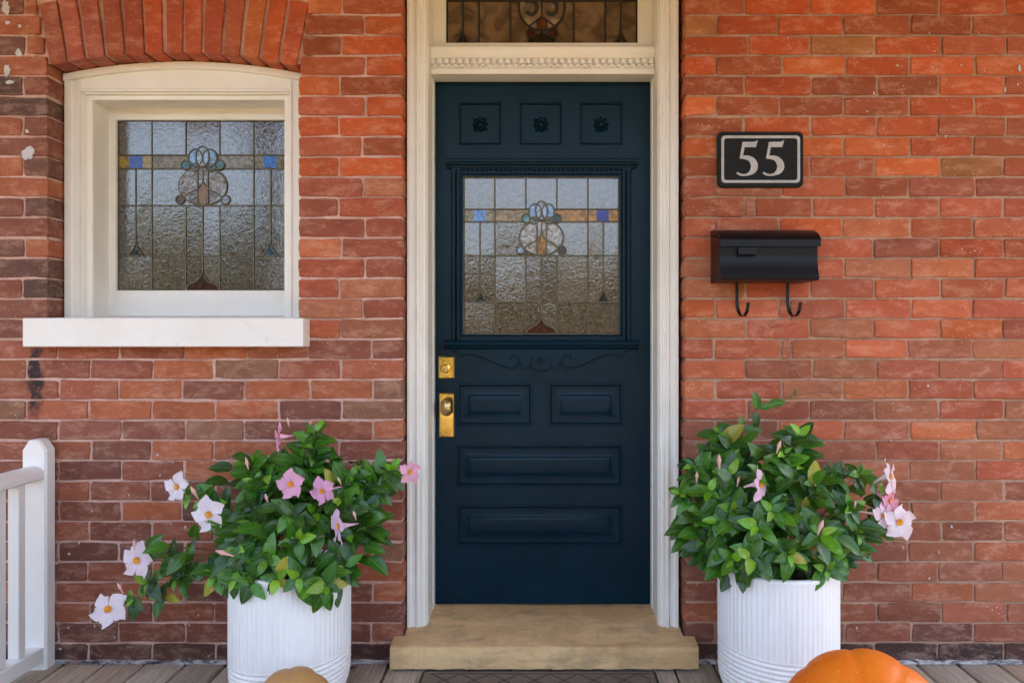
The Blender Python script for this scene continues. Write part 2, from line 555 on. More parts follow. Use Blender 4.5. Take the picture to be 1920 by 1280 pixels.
M_slate = plain('plaque_slate', (0.011, 0.0125, 0.013, 1), 0.6, 0.0, 0.3, 90, 0.3, spec=0.15)
M_silver = plain('plaque_silver', (0.42, 0.42, 0.41, 1), 0.5, 0.0, 0.3, 160, 0.25)
def pot_material():
    t = NT('pot_glaze')
    p = t.pos(); x = t.sep(p)
    c = t.mix(t.map(t.noise(t.vmul(p, (1, 1, 0.12)), 34, 5, 0.7), 0.5, 0.75, 0.0, 0.5), (0.785, 0.785, 0.77, 1), (0.64, 0.63, 0.60, 1))
    sp = t.math('MULTIPLY', t.map(t.noise(p, 120, 5, 0.75), 0.56, 0.66), t.map(x[2], 0.03, 0.20, 0.9, 0.0))
    c = t.mix(sp, c, (0.33, 0.28, 0.22, 1))
    c = t.mix(t.map(t.noise(p, 16, 8, 0.82), 0.66, 0.72, 0.0, 0.45), c, (0.5, 0.48, 0.44, 1))
    return t.fin(c, 0.42, t.bump(t.noise(p, 60, 4), 0.10, 0.002))
M_pot = pot_material()
M_soil = plain('soil', (0.03, 0.02, 0.013, 1), 0.95, 0.0, 0.9, 70, 0.4)
M_leaf = leaf_material()
M_leafj = leaf_material('inner_leaf', True)
M_petal = petal_material()
M_tint = tint_material('tinted_matte', 0.55)
M_stem = tint_material('stem', 0.5, 0.2, 90)
M_pump = pumpkin_material('pumpkin_skin', (0.70, 0.135, 0.008, 1), (0.76, 0.185, 0.012, 1), (0.76, 0.26, 0.05, 1))
M_gourd = pumpkin_material('squash_skin', (0.47, 0.25, 0.085, 1), (0.38, 0.21, 0.08, 1), (0.55, 0.20, 0.03, 1))
M_mat = mat_material()
M_matd = plain('mat_groove', (0.03, 0.024, 0.02, 1), 0.95, 0, 0.5, 300)
M_flash = flashing_material()
M_splash = plain('old_white_paint', (0.62, 0.61, 0.61, 1), 0.7, 0, 0.6, 140, 0.35)
M_lawn = lawn_material()
M_ceil = ceiling_material()
M_inner = plain('dark_backing', (0.09, 0.065, 0.045, 1), 0.9)
M_street = plain('asphalt', (0.055, 0.055, 0.057, 1), 0.9, 0, 0.4, 30, 0.3)
M_farleaf = plain('far_foliage', (0.085, 0.075, 0.028, 1), 0.7, 0, 0, 4, 0.5)
M_farbrick = plain('far_brick', (0.24, 0.12, 0.075, 1), 0.9, 0, 0.3, 8, 0.4)

# ------------------------------------------------------------------ the setting: ground, porch floor, roof, added light-blocking wall
g = MB(); g.add([(-150, -150, -0.62), (150, -150, -0.62), (150, 60, -0.62), (-150, 60, -0.62)], [(0, 1, 2, 3)])
tag(g.build('ground', M_lawn), kind='structure')
g = MB(); g.box(-150, 150, -17, -9.5, -0.75, -0.60)
tag(g.build('street', M_street), kind='structure')
g = MB(); g.box(-3.4, 3.4, -2.5, 2.0, 2.95, 3.12).box(-3.4, 3.4, -2.52, -2.38, 2.70, 2.96)
tag(g.build('porch_ceiling', M_ceil), kind='structure')
g = MB(); g.box(-3.4, 3.4, 0.55, 0.62, -0.6, 2.95)  # unseen slab added behind the house front to block stray daylight
tag(g.build('light_block_wall', M_inner), kind='structure')

g = MB(); g.box(-1.97, -1.83, -2.47, -2.33, -0.6, 2.84, 0.01)
tag(g.build('porch_post', M_farbrick), kind='structure')
rnd = random.Random(7)
deck = thing('porch_deck', (0, -1.6, 0), kind='structure')
pitch = 0.1408
k0 = -1.524 - 11 * pitch
for k in range(43):
    x0 = k0 + k * pitch
    m = MB()
    dz = rnd.uniform(-0.0015, 0.0015)
    m.prism([(x0 + 0.004, -0.03), (x0 + pitch - 0.004, -0.03), (x0 + pitch - 0.004, dz - 0.006), (x0 + pitch - 0.006, dz - 0.002),
             (x0 + pitch - 0.011, dz), (x0 + 0.011, dz), (x0 + 0.006, dz - 0.002), (x0 + 0.004, dz - 0.006)], -3.0, -0.004 - rnd.uniform(0, 0.006), 'y')
    f = rnd.uniform(0.8, 1.15)
    wv = rnd.uniform(-0.03, 0.03)
    m.build('board', M_wood, deck, smooth=50, color=(0.53 * f + wv, 0.435 * f, 0.335 * f - wv * 0.5, 1))
m = MB(); m.box(-3.3, 3.3, -3.0, -0.02, -0.35, -0.05)
m.build('joist_frame', M_inner, deck)

# ------------------------------------------------------------------ brick walls
CH = 0.0703                                  # course height
OPL, OPR = PX(92), PX(558)                   # window opening
DL, DR = -0.487, 0.485                       # door opening
ACX, AR = PX(325), 1143 / S                  # arch of the window
ACZ = PZ(100) - AR
def intrados(x):
    return ACZ + math.sqrt(max(0.0, AR * AR - (x - ACX) ** 2))
WALLTOP = 2.94

def brick_colour(px, py, r):
    """Colour of one brick: fired clay, orange to plum, with warm porch light partly painted into the upper rows; the low left bricks were laid darker."""
    right = [((192, 84, 44), 3), ((182, 76, 40), 3), ((198, 94, 50), 2), ((168, 80, 52), 2), ((172, 104, 64), 1), ((156, 74, 46), 2)]  # upper-wall orange, partly warm bounce light put into the colour
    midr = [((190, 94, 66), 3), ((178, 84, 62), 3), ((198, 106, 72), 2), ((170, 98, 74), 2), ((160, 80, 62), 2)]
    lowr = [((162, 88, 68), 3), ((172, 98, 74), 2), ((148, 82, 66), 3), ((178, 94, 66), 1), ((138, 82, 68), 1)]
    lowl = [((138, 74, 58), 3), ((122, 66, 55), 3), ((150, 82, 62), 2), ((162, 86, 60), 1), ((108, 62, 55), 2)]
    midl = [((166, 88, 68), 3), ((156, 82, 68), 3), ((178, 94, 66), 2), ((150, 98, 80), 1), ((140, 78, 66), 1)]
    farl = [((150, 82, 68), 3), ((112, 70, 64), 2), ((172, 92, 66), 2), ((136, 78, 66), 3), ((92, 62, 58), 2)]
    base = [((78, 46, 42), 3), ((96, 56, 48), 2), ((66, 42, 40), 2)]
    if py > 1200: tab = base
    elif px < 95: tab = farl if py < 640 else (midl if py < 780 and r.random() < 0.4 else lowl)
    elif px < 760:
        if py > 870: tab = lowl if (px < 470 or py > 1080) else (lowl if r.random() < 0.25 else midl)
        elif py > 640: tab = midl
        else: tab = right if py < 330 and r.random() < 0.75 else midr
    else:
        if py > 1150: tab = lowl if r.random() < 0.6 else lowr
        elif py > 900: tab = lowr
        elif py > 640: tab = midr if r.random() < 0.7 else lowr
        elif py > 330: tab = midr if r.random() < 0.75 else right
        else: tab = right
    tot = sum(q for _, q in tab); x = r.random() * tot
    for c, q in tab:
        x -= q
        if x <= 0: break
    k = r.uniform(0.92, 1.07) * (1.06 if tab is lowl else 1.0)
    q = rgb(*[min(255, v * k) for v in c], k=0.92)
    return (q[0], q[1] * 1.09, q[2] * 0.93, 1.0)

def brick_piece(name, q, depth, r, parent, color, front=None):
    """One worn brick: q = four corners (x,z) counter-clockwise seen from the front."""
    yf = r.uniform(-0.0022, 0.0016) if front is None else front
    pts = []
    for i in range(4):
        a, b = Vector(q[i]), Vector(q[(i + 1) % 4])
        L = (b - a).length
        nrm = Vector((b.y - a.y, -(b.x - a.x))).normalized()
        c = min(0.006, L * 0.1) * r.uniform(0.5, 1.3)
        for t in ((c / L), 0.36, 0.66, 1 - c / L) if L > 0.12 else ((c / L), 0.5, 1 - c / L):
            pts.append(a.lerp(b, t) + nrm * r.uniform(-0.0030, 0.0014))
    cen = sum(pts, Vector((0, 0))) / len(pts)
    n = len(pts)
    bev = r.uniform(0.0014, 0.0030)
    m = MB()
    v = []
    tl = (r.uniform(-0.01, 0.01), r.uniform(-0.015, 0.015))
    def yy(p): return yf + tl[0] * (p.x - cen.x) + tl[1] * (p.y - cen.y)
    for p in pts: v.append((p.x, depth, p.y))
    for p in pts: v.append((p.x, yy(p) + bev * 1.1, p.y))
    for p in pts:
        d = cen - p
        d = d / max(d.length, 1e-6)
        dx = math.copysign(min(1, abs(d.x) * 3), d.x); dz = math.copysign(min(1, abs(d.y) * 6), d.y)
        v.append((p.x + dx * bev, yy(p), p.y + dz * bev))
    fs = []
    for i in range(n):
        j = (i + 1) % n
        fs.append((i, j, n + j, n + i))
        fs.append((n + i, n + j, 2 * n + j, 2 * n + i))
    fs.append(tuple(range(2 * n, 3 * n)))
    m.add(v, fs)
    return m.build(name, M_brick, parent, smooth=38, color=color)

def course(parent, i, spans, r, depth=0.1):
    """One course of bricks; spans are (x0, x1) on the wall, already without joints."""
    z0 = i * CH
    for (x0, x1) in spans:
        j = 0.0030
        if x1 - x0 < 0.02: continue
        za, zb = z0 + j + r.uniform(-0.001, 0.001), z0 + CH - j + r.uniform(-0.001, 0.001)
        a, b = x0 + j * r.uniform(0.7, 1.3), x1 - j * r.uniform(0.7, 1.3)
        tl = r.uniform(-0.0012, 0.0012)
        cx, cz = (x0 + x1) / 2, z0 + CH / 2
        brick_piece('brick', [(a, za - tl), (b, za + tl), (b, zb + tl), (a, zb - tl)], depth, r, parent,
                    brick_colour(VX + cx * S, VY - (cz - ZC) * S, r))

def spans_from(joints, lo, hi):
    js = sorted([x for x in joints if lo + 0.015 < x < hi - 0.015])
    e = [lo] + js + [hi]
    return [(e[k], e[k + 1]) for k in range(len(e) - 1)]

def mortar_front(m, x0, x1, z0, z1, inside, cell, seed):
    nx = max(1, round((x1 - x0) / cell)); nz = max(1, round((z1 - z0) / cell))
    n0 = len(m.v)
    for j in range(nz + 1):
        for i in range(nx + 1):
            x = x0 + (x1 - x0) * i / nx; z = z0 + (z1 - z0) * j / nz
            q = mnoise.noise(Vector((x * 16, seed, z * 16))) * 0.6 + mnoise.noise(Vector((x * 55, seed + 5, z * 55))) * 0.5
            rad = math.hypot(x - ACX, z - ACZ)
            raked = 0.0065 if (OPL - 0.05 < x < OPR + 0.05 and AR < rad < AR + 0.215) else 0.0     # arch joints have weathered back
            m.v.append((x, 0.0044 + 0.0046 * q + raked, z))
    for j in range(nz):
        for i in range(nx):
            cx = x0 + (x1 - x0) * (i + .5) / nx; cz = z0 + (z1 - z0) * (j + .5) / nz
            if inside(cx, cz): continue
            a = n0 + j * (nx + 1) + i
            m.f.append((a, a + 1, a + nx + 2, a + nx + 1))

r = random.Random(21)
# --- wall with the arched window
wl = thing('brick_wall', (-1.5, 0, 0), 'weathered red and plum brick wall left of the door, round the arched window', 'wall')
LX = -2.35
def hole(x, z):
    return OPL - 0.009 < x < OPR + 0.009 and 1.10 < z < (intrados(x) + 0.009)
m = MB()
mortar_front(m, LX, DL - 0.009, 0.0, WALLTOP, hole, 0.0085, 3.0)
m.box(LX, OPL - 0.010, 0.012, 0.12, 0, 2.93)
m.box(OPR + 0.010, DL - 0.009, 0.012, 0.30, 0, 2.93)
m.box(OPL - 0.0095, OPR + 0.0095, 0.012, 0.12, 0, 1.10)
xs = [OPL + (OPR - OPL) * k / 24 for k in range(25)]
m.prism([(x, intrados(x) + 0.010) for x in xs] + [(OPR, 2.92), (OPL, 2.92)], 0.0125, 0.12, 'y')
m.build('mortar', M_mortar, wl, color=rgb(218, 180, 166, 1.0))
zs_top = PZ(124)
for i in range(0, 36):
    zc_ = (i + 0.5) * CH
    ev = i % 2 == 0
    base = [DL - (118 / S) * k for k in range(1, 20)] if ev else [DL - 60 / S - (118 / S) * k for k in range(0, 20)]
    base = [x + r.uniform(-0.007, 0.007) for x in base]
    if zc_ < 1.19 - CH:
        if i == 15:                                   # course tucked under the sill
            pass
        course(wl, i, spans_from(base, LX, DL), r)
        continue
    lj = [PX(45), PX(45) - 0.11, PX(45) - 0.33] if ev else [PX(-30), PX(-30) - 0.222, PX(-30) - 0.44]
    lj = [x + r.uniform(-0.006, 0.006) for x in lj]
    rj = [PX(639)] if ev else [PX(682)]
    rj = [x + r.uniform(-0.008, 0.008) for x in rj]
    lo, hi = OPL, OPR
    py = VY - (zc_ - ZC) * S
    if zc_ > zs_top - 0.02:
        lo = PX(92 - (124 - py) * 0.17 - 3); hi = PX(558 + (124 - py) * 0.12 + 3)
        if py < -30:
            course(wl, i, spans_from(base, LX, DL), r)
            continue
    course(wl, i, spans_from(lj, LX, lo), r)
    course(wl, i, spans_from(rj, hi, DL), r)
# voussoirs
NV = 13
a0 = math.asin((OPL - ACX) / AR); a1 = math.asin((OPR - ACX) / AR)
for k in range(NV):
    t0, t1 = a0 + (a1 - a0) * k / NV, a0 + (a1 - a0) * (k + 1) / NV
    gap = 0.0046 / AR
    t0 += gap * r.uniform(0.7, 1.5); t1 -= gap * r.uniform(0.7, 1.5)
    top = AR + 0.226 + r.uniform(-0.006, 0.006)
    bot = AR + r.uniform(-0.003, 0.003)
    lean = r.uniform(-0.0012, 0.0012)
    def pt(t, rad, e=0.0): return (ACX + rad * math.sin(t + e), ACZ + rad * math.cos(t + e))
    q = [pt(t0, bot), pt(t1, bot), pt(t1, top, lean), pt(t0, top, lean)]
    f = k / (NV - 1)
    cl = [(176, 92, 68), (172, 88, 66), (164, 84, 64), (176, 88, 60), (178, 82, 54), (190, 84, 48), (176, 80, 52), (188, 86, 52), (176, 80, 54), (172, 88, 58), (188, 100, 54), (192, 88, 46), (186, 84, 48)][k]
    kk = r.uniform(0.93, 1.06)
    brick_piece('arch_brick', q, 0.1, r, wl, rgb(*[v * kk for v in cl], k=0.92))
# old paint splashes
def blob(parent, px, py, wpx, hpx, rr):
    c = P(px, py, -0.0035)
    n = 15
    m = MB(); v = []
    for y in (0.001, -0.0034):
        for k in range(n):
            a = 2 * math.pi * k / n
            q = rr.uniform(0.55, 1.15)
            v.append((c.x + math.cos(a) * wpx / S / 2 * q, y, c.z + math.sin(a) * hpx / S / 2 * q))
    fs = [(k, (k + 1) % n, n + (k + 1) % n, n + k) for k in range(n)] + [tuple(range(n, 2 * n))]
    m.add(v, fs).build('paint_splash', M_splash, parent)
for b in ((10, 14, 17, 32), (36, 49, 7, 7), (34, 99, 15, 16), (13, 131, 12, 26), (18, 154, 18, 8), (50, 246, 7, 8), (53, 287, 24, 28), (14, 43, 10, 8)):
    blob(wl, *b, r)
for _ in range(26):
    blob(wl, r.uniform(100, 420), r.uniform(840, 1240), r.uniform(2, 4.5), r.uniform(2, 6), r)
m = MB()
nx = 60
prof = []
for k in range(nx + 1):
    x = LX + (DL - LX) * k / nx
    prof.append((x, -0.006 + 0.004 * mnoise.noise(Vector((x * 30, 2, 0))), 0.014 + 0.008 * mnoise.noise(Vector((x * 20, 0, 4)))))
v = []; fs = []
for (x, y, z) in prof: v += [(x, y - 0.006, 0.0015), (x, y, z * 0.7), (x, 0.004, z)]
for k in range(nx): fs += [(k * 3, k * 3 + 3, k * 3 + 4, k * 3 + 1), (k * 3 + 1, k * 3 + 4, k * 3 + 5, k * 3 + 2)]
m.add(v, fs).build('base_caulk', M_flash, wl, smooth=True)

# --- plain wall right of the door
wr = thing('brick_wall', (1.3, 0, 0), 'orange red brick wall right of the door, behind the number plaque and mailbox', 'wall')
RX = 2.15
m = MB()
mortar_front(m, DR + 0.009, RX, 0.0, WALLTOP, lambda x, z: False, 0.0085, 9.0)
m.box(DR + 0.009, RX, 0.012, 0.30, 0, 2.93)
m.build('mortar', M_mortar, wr, color=rgb(190, 155, 132, 0.93))
for i in range(0, 35):
    ev = i % 2 == 0
    st = DR + (117 / S if ev else 60 / S)
    js = [st + (121 / S) * k + r.uniform(-0.008, 0.008) for k in range(0, 16)]
    if i in (17, 22, 15): js.append(js[0] + 0.036 if ev else js[1] + 0.036)
    course(wr, i, spans_from(js, DR, RX), r)
for _ in range(22):
    blob(wr, r.uniform(1600, 1915), r.uniform(60, 1240), r.uniform(1.8, 4), r.uniform(2, 9), r)
for b in ((1912, 128, 6, 14), (1885, 168, 4, 10)):
    blob(wr, *b, r)
m = MB(); v = []; fs = []
for k in range(nx + 1):
    x = DR + (RX - DR) * k / nx
    y = -0.006 + 0.004 * mnoise.noise(Vector((x * 30, 2, 0))); z = 0.016 + 0.009 * mnoise.noise(Vector((x * 20, 0, 4)))
    v += [(x, y - 0.006, 0.0015), (x, y, z * 0.7), (x, 0.004, z)]
for k in range(nx): fs += [(k * 3, k * 3 + 3, k * 3 + 4, k * 3 + 1), (k * 3 + 1, k * 3 + 4, k * 3 + 5, k * 3 + 2)]
m.add(v, fs).build('base_caulk', M_flash, wr, smooth=True)

# ------------------------------------------------------------------ leaded lights
def ell(cu, cv, ru, rv, a0=0, a1=360, n=20):
    return [(cu + ru * math.cos(R(a0 + (a1 - a0) * k / n)), cv + rv * math.sin(R(a0 + (a1 - a0) * k / n))) for k in range(n + 1)]

class Leaded:
    def __init__(s, parent, X0, X1, Z0, Z1, Y, came, rr):
        s.p = parent; s.X0, s.X1, s.Z0, s.Z1, s.Y = X0, X1, Z0, Z1, Y
        s.r = rr; s.c = MB(); s.came = came; s.todo = []
    def xz(s, u, v): return (s.X0 + (s.X1 - s.X0) * u, s.Z1 - (s.Z1 - s.Z0) * v)
    def line(s, pts, rad=0.0031, lift=0.0):
        s.c.tube([(s.xz(u, v)[0], s.Y - 0.0015 - lift, s.xz(u, v)[1]) for (u, v) in pts], rad, 6, 1.0, axis=(0, 1, 0))
    def pane(s, pts, color, mat=None, lift=0.0, tilt=0.012):
        s.todo.append((pts, color, mat or M_glass, lift, tilt))
    def rect(s, u0, u1, v0, v1, color, mat=None):
        s.pane([(u0, v1), (u1, v1), (u1, v0), (u0, v0)], color, mat)
    def finish(s):
        o = s.c.build('leaded_light', s.came, s.p, smooth=50)
        for (pts, color, mat, lift, tilt) in s.todo:
            q = [s.xz(u, v) for (u, v) in pts]
            if abs(q[0][0] - q[-1][0]) + abs(q[0][1] - q[-1][1]) < 1e-6: q.pop()
            area = sum(q[i][0] * q[(i + 1) % len(q)][1] - q[(i + 1) % len(q)][0] * q[i][1] for i in range(len(q)))
            if area < 0: q.reverse()
            cx = sum(a for a, _ in q) / len(q); cz = sum(b for _, b in q) / len(q)
            ta, tb = s.r.uniform(-tilt, tilt), s.r.uniform(-tilt, tilt)
            n = len(q)
            v = [(a, s.Y - lift + ta * (a - cx) + tb * (b - cz), b) for a, b in q] + [(a, s.Y + 0.004, b) for a, b in q]
            fs = [tuple(range(n))] + [(i, n + i, n + (i + 1) % n, (i + 1) % n) for i in range(n)]
            MB().add(v, fs).build('pane', mat, o, color=color)
        return o

def tulip_light(parent, X0, X1, Z0, Z1, Y, seed, clear, amber, blues, dots, deco):
    rr = random.Random(seed)
    L = Leaded(parent, X0, X1, Z0, Z1, Y, M_came, rr)
    def cl():
        k = rr.uniform(0.8, 1.2)
        return (clear[0] * k, clear[1] * k, clear[2] * k, 1)
    V = [0, .2025, .283, .50, .795, 1]
    U = [0, .2, .4, .6, .8, 1]
    for k in range(5): L.rect(U[k], U[k + 1], V[0], V[1], cl())
    row2 = [(0, .065, amber[0]), (.065, .145, blues[0]), (.145, .2, amber[0]), (.2, .5, amber[1]), (.5, .8, amber[2]), (.8, .855, amber[3]), (.855, .935, blues[1]), (.935, 1, amber[3])]
    for a, b, c in row2: L.rect(a, b, V[1], V[2], c, M_glassd)
    for a, b in ((0, .105), (.105, .2), (.2, .5), (.5, .8), (.8, .9), (.9, 1)): L.rect(a, b, V[2], V[3], cl())
    for a, b in ((0, .105), (.105, .2), (.2, .4), (.4, .5), (.5, .6), (.6, .8), (.8, .9), (.9, 1)): L.rect(a, b, V[3], V[4], cl())
    for a, b in ((0, .2), (.2, .4), (.4, .5), (.5, .6), (.6, .8), (.8, 1)): L.rect(a, b, V[4], V[5], cl())
    for v in V[1:-1]: L.line([(0, v), (1, v)])
    for u in (.2, .8): L.line([(u, 0), (u, 1)])
    for u in (.4, .6): L.line([(u, 0), (u, V[1])]); L.line([(u, V[3]), (u, 1)])
    L.line([(.105, V[2]), (.105, .725)]); L.line([(.9, V[2]), (.9, .725)])
    L.line([(.5, V[3]), (.5, .90)])
    L.line([(0, 0), (1, 0)], 0.004); L.line([(0, 1), (1, 1)], 0.004); L.line([(0, 0), (0, 1)], 0.004); L.line([(1, 0), (1, 1)], 0.004)
    for cu, c in ((.108, deco[0]), (.898, deco[1])):
        tri = [(cu - .042, .793), (cu - .018, .762), (cu, .722), (cu + .018, .762), (cu + .042, .793)]
        L.pane(tri, c, M_glassd, 0.003); L.line(tri, 0.003, 0.003)
    og = [(.405, 1.0), (.412, .972), (.435, .958), (.465, .945), (.488, .92), (.5, .893), (.512, .92), (.535, .945), (.565, .958), (.59, .972), (.597, 1.0)]
    L.pane(og, deco[2], M_glassd, 0.003); L.line(og, 0.0032, 0.003)
    cir = ell(.502, .385, .142, .112, 0, 360, 32)
    L.pane(cir[:-1], deco[3], M_glassw, 0.0025, 0.03); L.line(cir, 0.0031, 0.002)
    L.line([(.39, .452), (.42, .425), (.46, .408), (.487, .385), (.502, .358), (.517, .385), (.545, .408), (.58, .425), (.612, .452)], 0.0028, 0.003)
    stem = [(.472, .395), (.502, .360), (.533, .395), (.533, .487), (.472, .487)]
    L.pane(stem, deco[4], M_glassd, 0.004)
    L.line([(.472, .30), (.472, .487)], 0.0028, 0.004); L.line([(.533, .30), (.533, .487)], 0.0028, 0.004)
    L.line([(.502, .29), (.502, .360)], 0.0026, 0.004)
    for cu, cv, ru, rv, c, lf in ((.452, .276, .026, .021, dots[1], .0045), (.552, .276, .026, .021, dots[1], .0045), (.402, .262, .027, .027, dots[0], .005), (.601, .262, .027, .027, dots[2], .005),
                                 (.460, .220, .041, .050, dots[3], .006), (.544, .220, .041, .050, dots[3], .006), (.502, .213, .039, .060, dots[4], .0075),
                                 (.367, .465, .024, .024, dots[5], .004), (.634, .465, .026, .026, dots[6], .004)):
        e = ell(cu, cv, ru, rv, 0, 360, 22)
        L.pane(e[:-1], c, M_glassd, lf, 0.02); L.line(e, 0.0029, lf)
    return L.finish()

# ------------------------------------------------------------------ arched window
win = thing('stained_glass_window', (ACX, 0.1, 1.2), 'cream arched window with blue tulip leaded glass, over a white sill', 'window')
ix0, ix1 = OPL + 0.0005, OPR - 0.0005
FZ0 = 1.185
# outer frame: moulded stiles and a segmental head
def arch_board(y0, y1, xa, xb, zin, drop):
    xs = [xa + (xb - xa) * k / 28 for k in range(29)]
    top = [(x, intrados(x) - drop) for x in xs]
    return MB().prism([(xa, zin), (xb, zin)] + top[::-1], y0, y1, 'y')
hz = PZ(168, 0.1)
m = arch_board(0.094, 0.24, ix0, ix1, hz, 0.001)
m.build('frame_head', M_white, win)
# raised outer band following the arch
xs = [ix0 + (ix1 - ix0) * k / 28 for k in range(29)]
m = MB()
m.prism([(x, intrados(x) - 0.002) for x in xs] + [(x, intrados(x) - 0.026) for x in xs[::-1]], 0.080, 0.0945, 'y')
m.build('arch_moulding', M_white, win, smooth=40)
for sgn, xo in ((1, ix0), (-1, ix1)):
    def X(t): return xo + sgn * t
    zt = min(intrados(xo), intrados(xo + sgn * 0.08)) - 0.004
    pr = [(X(0), 0.24), (X(0), 0.088), (X(0.003), 0.084), (X(0.026), 0.084), (X(0.028), 0.090), (X(0.046), 0.090), (X(0.048), 0.086), (X(0.055), 0.086), (X(0.057), 0.1), (X(0.062), 0.1), (X(0.064), 0.118), (X(0.083), 0.118), (X(0.085), 0.124), (X(0.085), 0.24)]
    m = MB(); m.prism(pr, FZ0, zt - 0.02, 'z')
    m.build('stile', M_white, win)
JX0, JX1 = ix0 + 0.085, ix1 - 0.085
m = MB(); m.prism([(0.24, hz + 0.001), (0.091, hz + 0.001), (0.0885, hz - 0.003), (0.0885, hz - 0.010), (0.10, hz - 0.012), (0.10, hz - 0.016), (0.116, hz - 0.018), (0.116, hz - 0.032), (0.122, hz - 0.034), (0.24, hz - 0.034)], ix0 + 0.055, ix1 - 0.055, 'x')
m.build('head_rail', M_white, win)
GX0, GX1 = PX(222, 0.245), PX(540, 0.245)
GZ1, GZ0 = PZ(227, 0.245), PZ(545, 0.245)
m = MB(); m.plate(JX0 - 0.02, JX1 + 0.02, FZ0, hz - 0.02, 0.228, 0.02, [(GX0, GX1, GZ0, GZ1)], 0.05)
m.frame(GX0 - 0.006, GX1 + 0.006, GZ0 - 0.006, GZ1 + 0.006, [(0, 0.2285), (0.0, 0.226), (0.004, 0.226), (0.007, 0.24)])
m.build('sash', M_white, win)
m = MB(); m.prism([(0.245, 1.18), (0.245, 1.214), (0.10, 1.203), (0.02, 1.199), (0.02, 1.18)], ix0 + 0.004, ix1 - 0.004, 'x')
m.build('sub_sill', M_whiteh, win)
sx0, sx1 = PX(42, -0.08), PX(567, -0.08)
m = MB(); m.box(sx0, sx1 + 0.002, -0.08, 0.06, PZ(650, -0.08), PZ(596, -0.08), 0.0025)
m.build('sill', M_whiteh, win)
tulip_light(win, GX0, GX1, GZ0, GZ1, 0.243, 5, (0.095, 0.088, 0.070),
            [(0.30, 0.23, 0.05, 1), (0.20, 0.165, 0.085, 1), (0.22, 0.20, 0.16, 1), (0.22, 0.18, 0.08, 1)],
            [(0.02, 0.07, 0.42, 1), (0.05, 0.20, 0.62, 1)],
            [(0.03, 0.14, 0.19, 1), (0.05, 0.19, 0.23, 1), (0.06, 0.19, 0.23, 1), (0.20, 0.40, 0.72, 1), (0.28, 0.46, 0.66, 1), (0.075, 0.03, 0.012, 1), (0.22, 0.33, 0.48, 1)],
            [(0.014, 0.022, 0.018, 1), (0.05, 0.12, 0.18, 1), (0.055, 0.018, 0.014, 1), (0.22, 0.22, 0.22, 1), (0.24, 0.12, 0.025, 1)])

# ------------------------------------------------------------------ door case with transom
CY = 0.06
fr = thing('door_frame', (-0.005, 0.1, 0.11), 'cream moulded door case with dentil bar and leaded transom light', 'door frame')
JL, JR = -0.416, 0.4065
CTOP = 2.93
for sgn, xo, xi in ((1, DL + 0.001, JL), (-1, 0.4775, JR)):
    wd = abs(xi - xo)
    def X(t): return xo + sgn * t * wd / 0.071
    pr = [(X(0), 0.29), (X(0), 0.058), (X(0.002), 0.054), (X(0.012), 0.054), (X(0.014), 0.060), (X(0.016), 0.062), (X(0.030), 0.062), (X(0.032), 0.057), (X(0.036), 0.053), (X(0.041), 0.053), (X(0.043), 0.059), (X(0.0455), 0.064),
          (X(0.049), 0.064), (X(0.0505), 0.060), (X(0.055), 0.060), (X(0.0565), 0.067), (X(0.060), 0.071), (X(0.064), 0.071), (X(0.066), 0.078), (X(0.071), 0.086), (X(0.071), 0.29)]
    m = MB(); m.prism(pr, 0.104, CTOP, 'z')
    m.build('jamb', M_white, fr, smooth=28)
    m = MB()
    m.prism([(xi, 0.215), (xi + sgn * 0.0035, 0.215), (xi + sgn * 0.0035, 0.29), (xi, 0.29)], 0.112, 2.11, 'z')
    m.build('door_stop', M_white, fr)
def barz(py): return PZ(py, 0.165)
pr = [(0.29, barz(139)), (0.165, barz(139)), (0.163, barz(137)), (0.163, barz(130)), (0.166, barz(128.5)), (0.168, barz(127.5)), (0.168, barz(112)), (0.160, barz(110)), (0.156, barz(106)),
      (0.150, barz(101)), (0.148, barz(98)), (0.148, barz(91)), (0.152, barz(89)), (0.236, barz(84)), (0.29, barz(84))]
m = MB(); m.prism(pr, JL + 0.001, JR - 0.001, 'x')
m.build('transom_bar', M_white, fr, smooth=25)
m = MB()
nt = 33; pw = (JR - JL) / nt
for k in range(nt):
    x = JL + k * pw
    m.box(x + 0.003, x + 0.003 + pw * 0.55, 0.150, 0.1675, barz(121.5), barz(112.8))
    m.box(x + 0.003 + pw * 0.30, x + 0.003 + pw * 0.80, 0.157, 0.1676, barz(126.5), barz(121.8))
m.build('dentil_moulding', M_white, fr, kind='stuff')
TX0, TX1, TZ0, TZ1 = PX(837, 0.24), PX(1195, 0.24), PZ(84, 0.24), PZ(84, 0.24) + 0.33
m = MB(); m.plate(JL + 0.0005, JR - 0.0005, barz(84) - 0.004, CTOP, 0.222, 0.03, [(TX0, TX1, TZ0, TZ1)], 0.06)
m.build('transom_sash', M_white, fr)
Lt = Leaded(fr, TX0, TX1, TZ0, TZ1, 0.242, M_camed, random.Random(3))
def tu(px): return (px - 837) / 358.0
def tv(py): return 1 - (84 - py) / 498.0 / 0.33
brown = (0.165, 0.110, 0.068, 1)
cols = [0] + [tu(x) for x in (868, 898, 957, 1016, 1076, 1135, 1164)] + [1]
vt = tv(2)
for a, b in zip(cols[:-1], cols[1:]): Lt.pane([(a, 1), (b, 1), (b, vt), (a, vt)], brown, M_glasst, 0, 0.004)
for a, b in ((0, .2), (.2, .4), (.4, .6), (.6, .8), (.8, 1)): Lt.pane([(a, vt), (b, vt), (b, 0), (a, 0)], (0.12, 0.06, 0.05, 1), M_glasst, 0, 0.006)
for c in cols[1:-1]:
    if abs(c - .5) > .02: Lt.line([(c, vt), (c, 1)], 0.0035)
Lt.line([(0, vt), (1, vt)], 0.004)
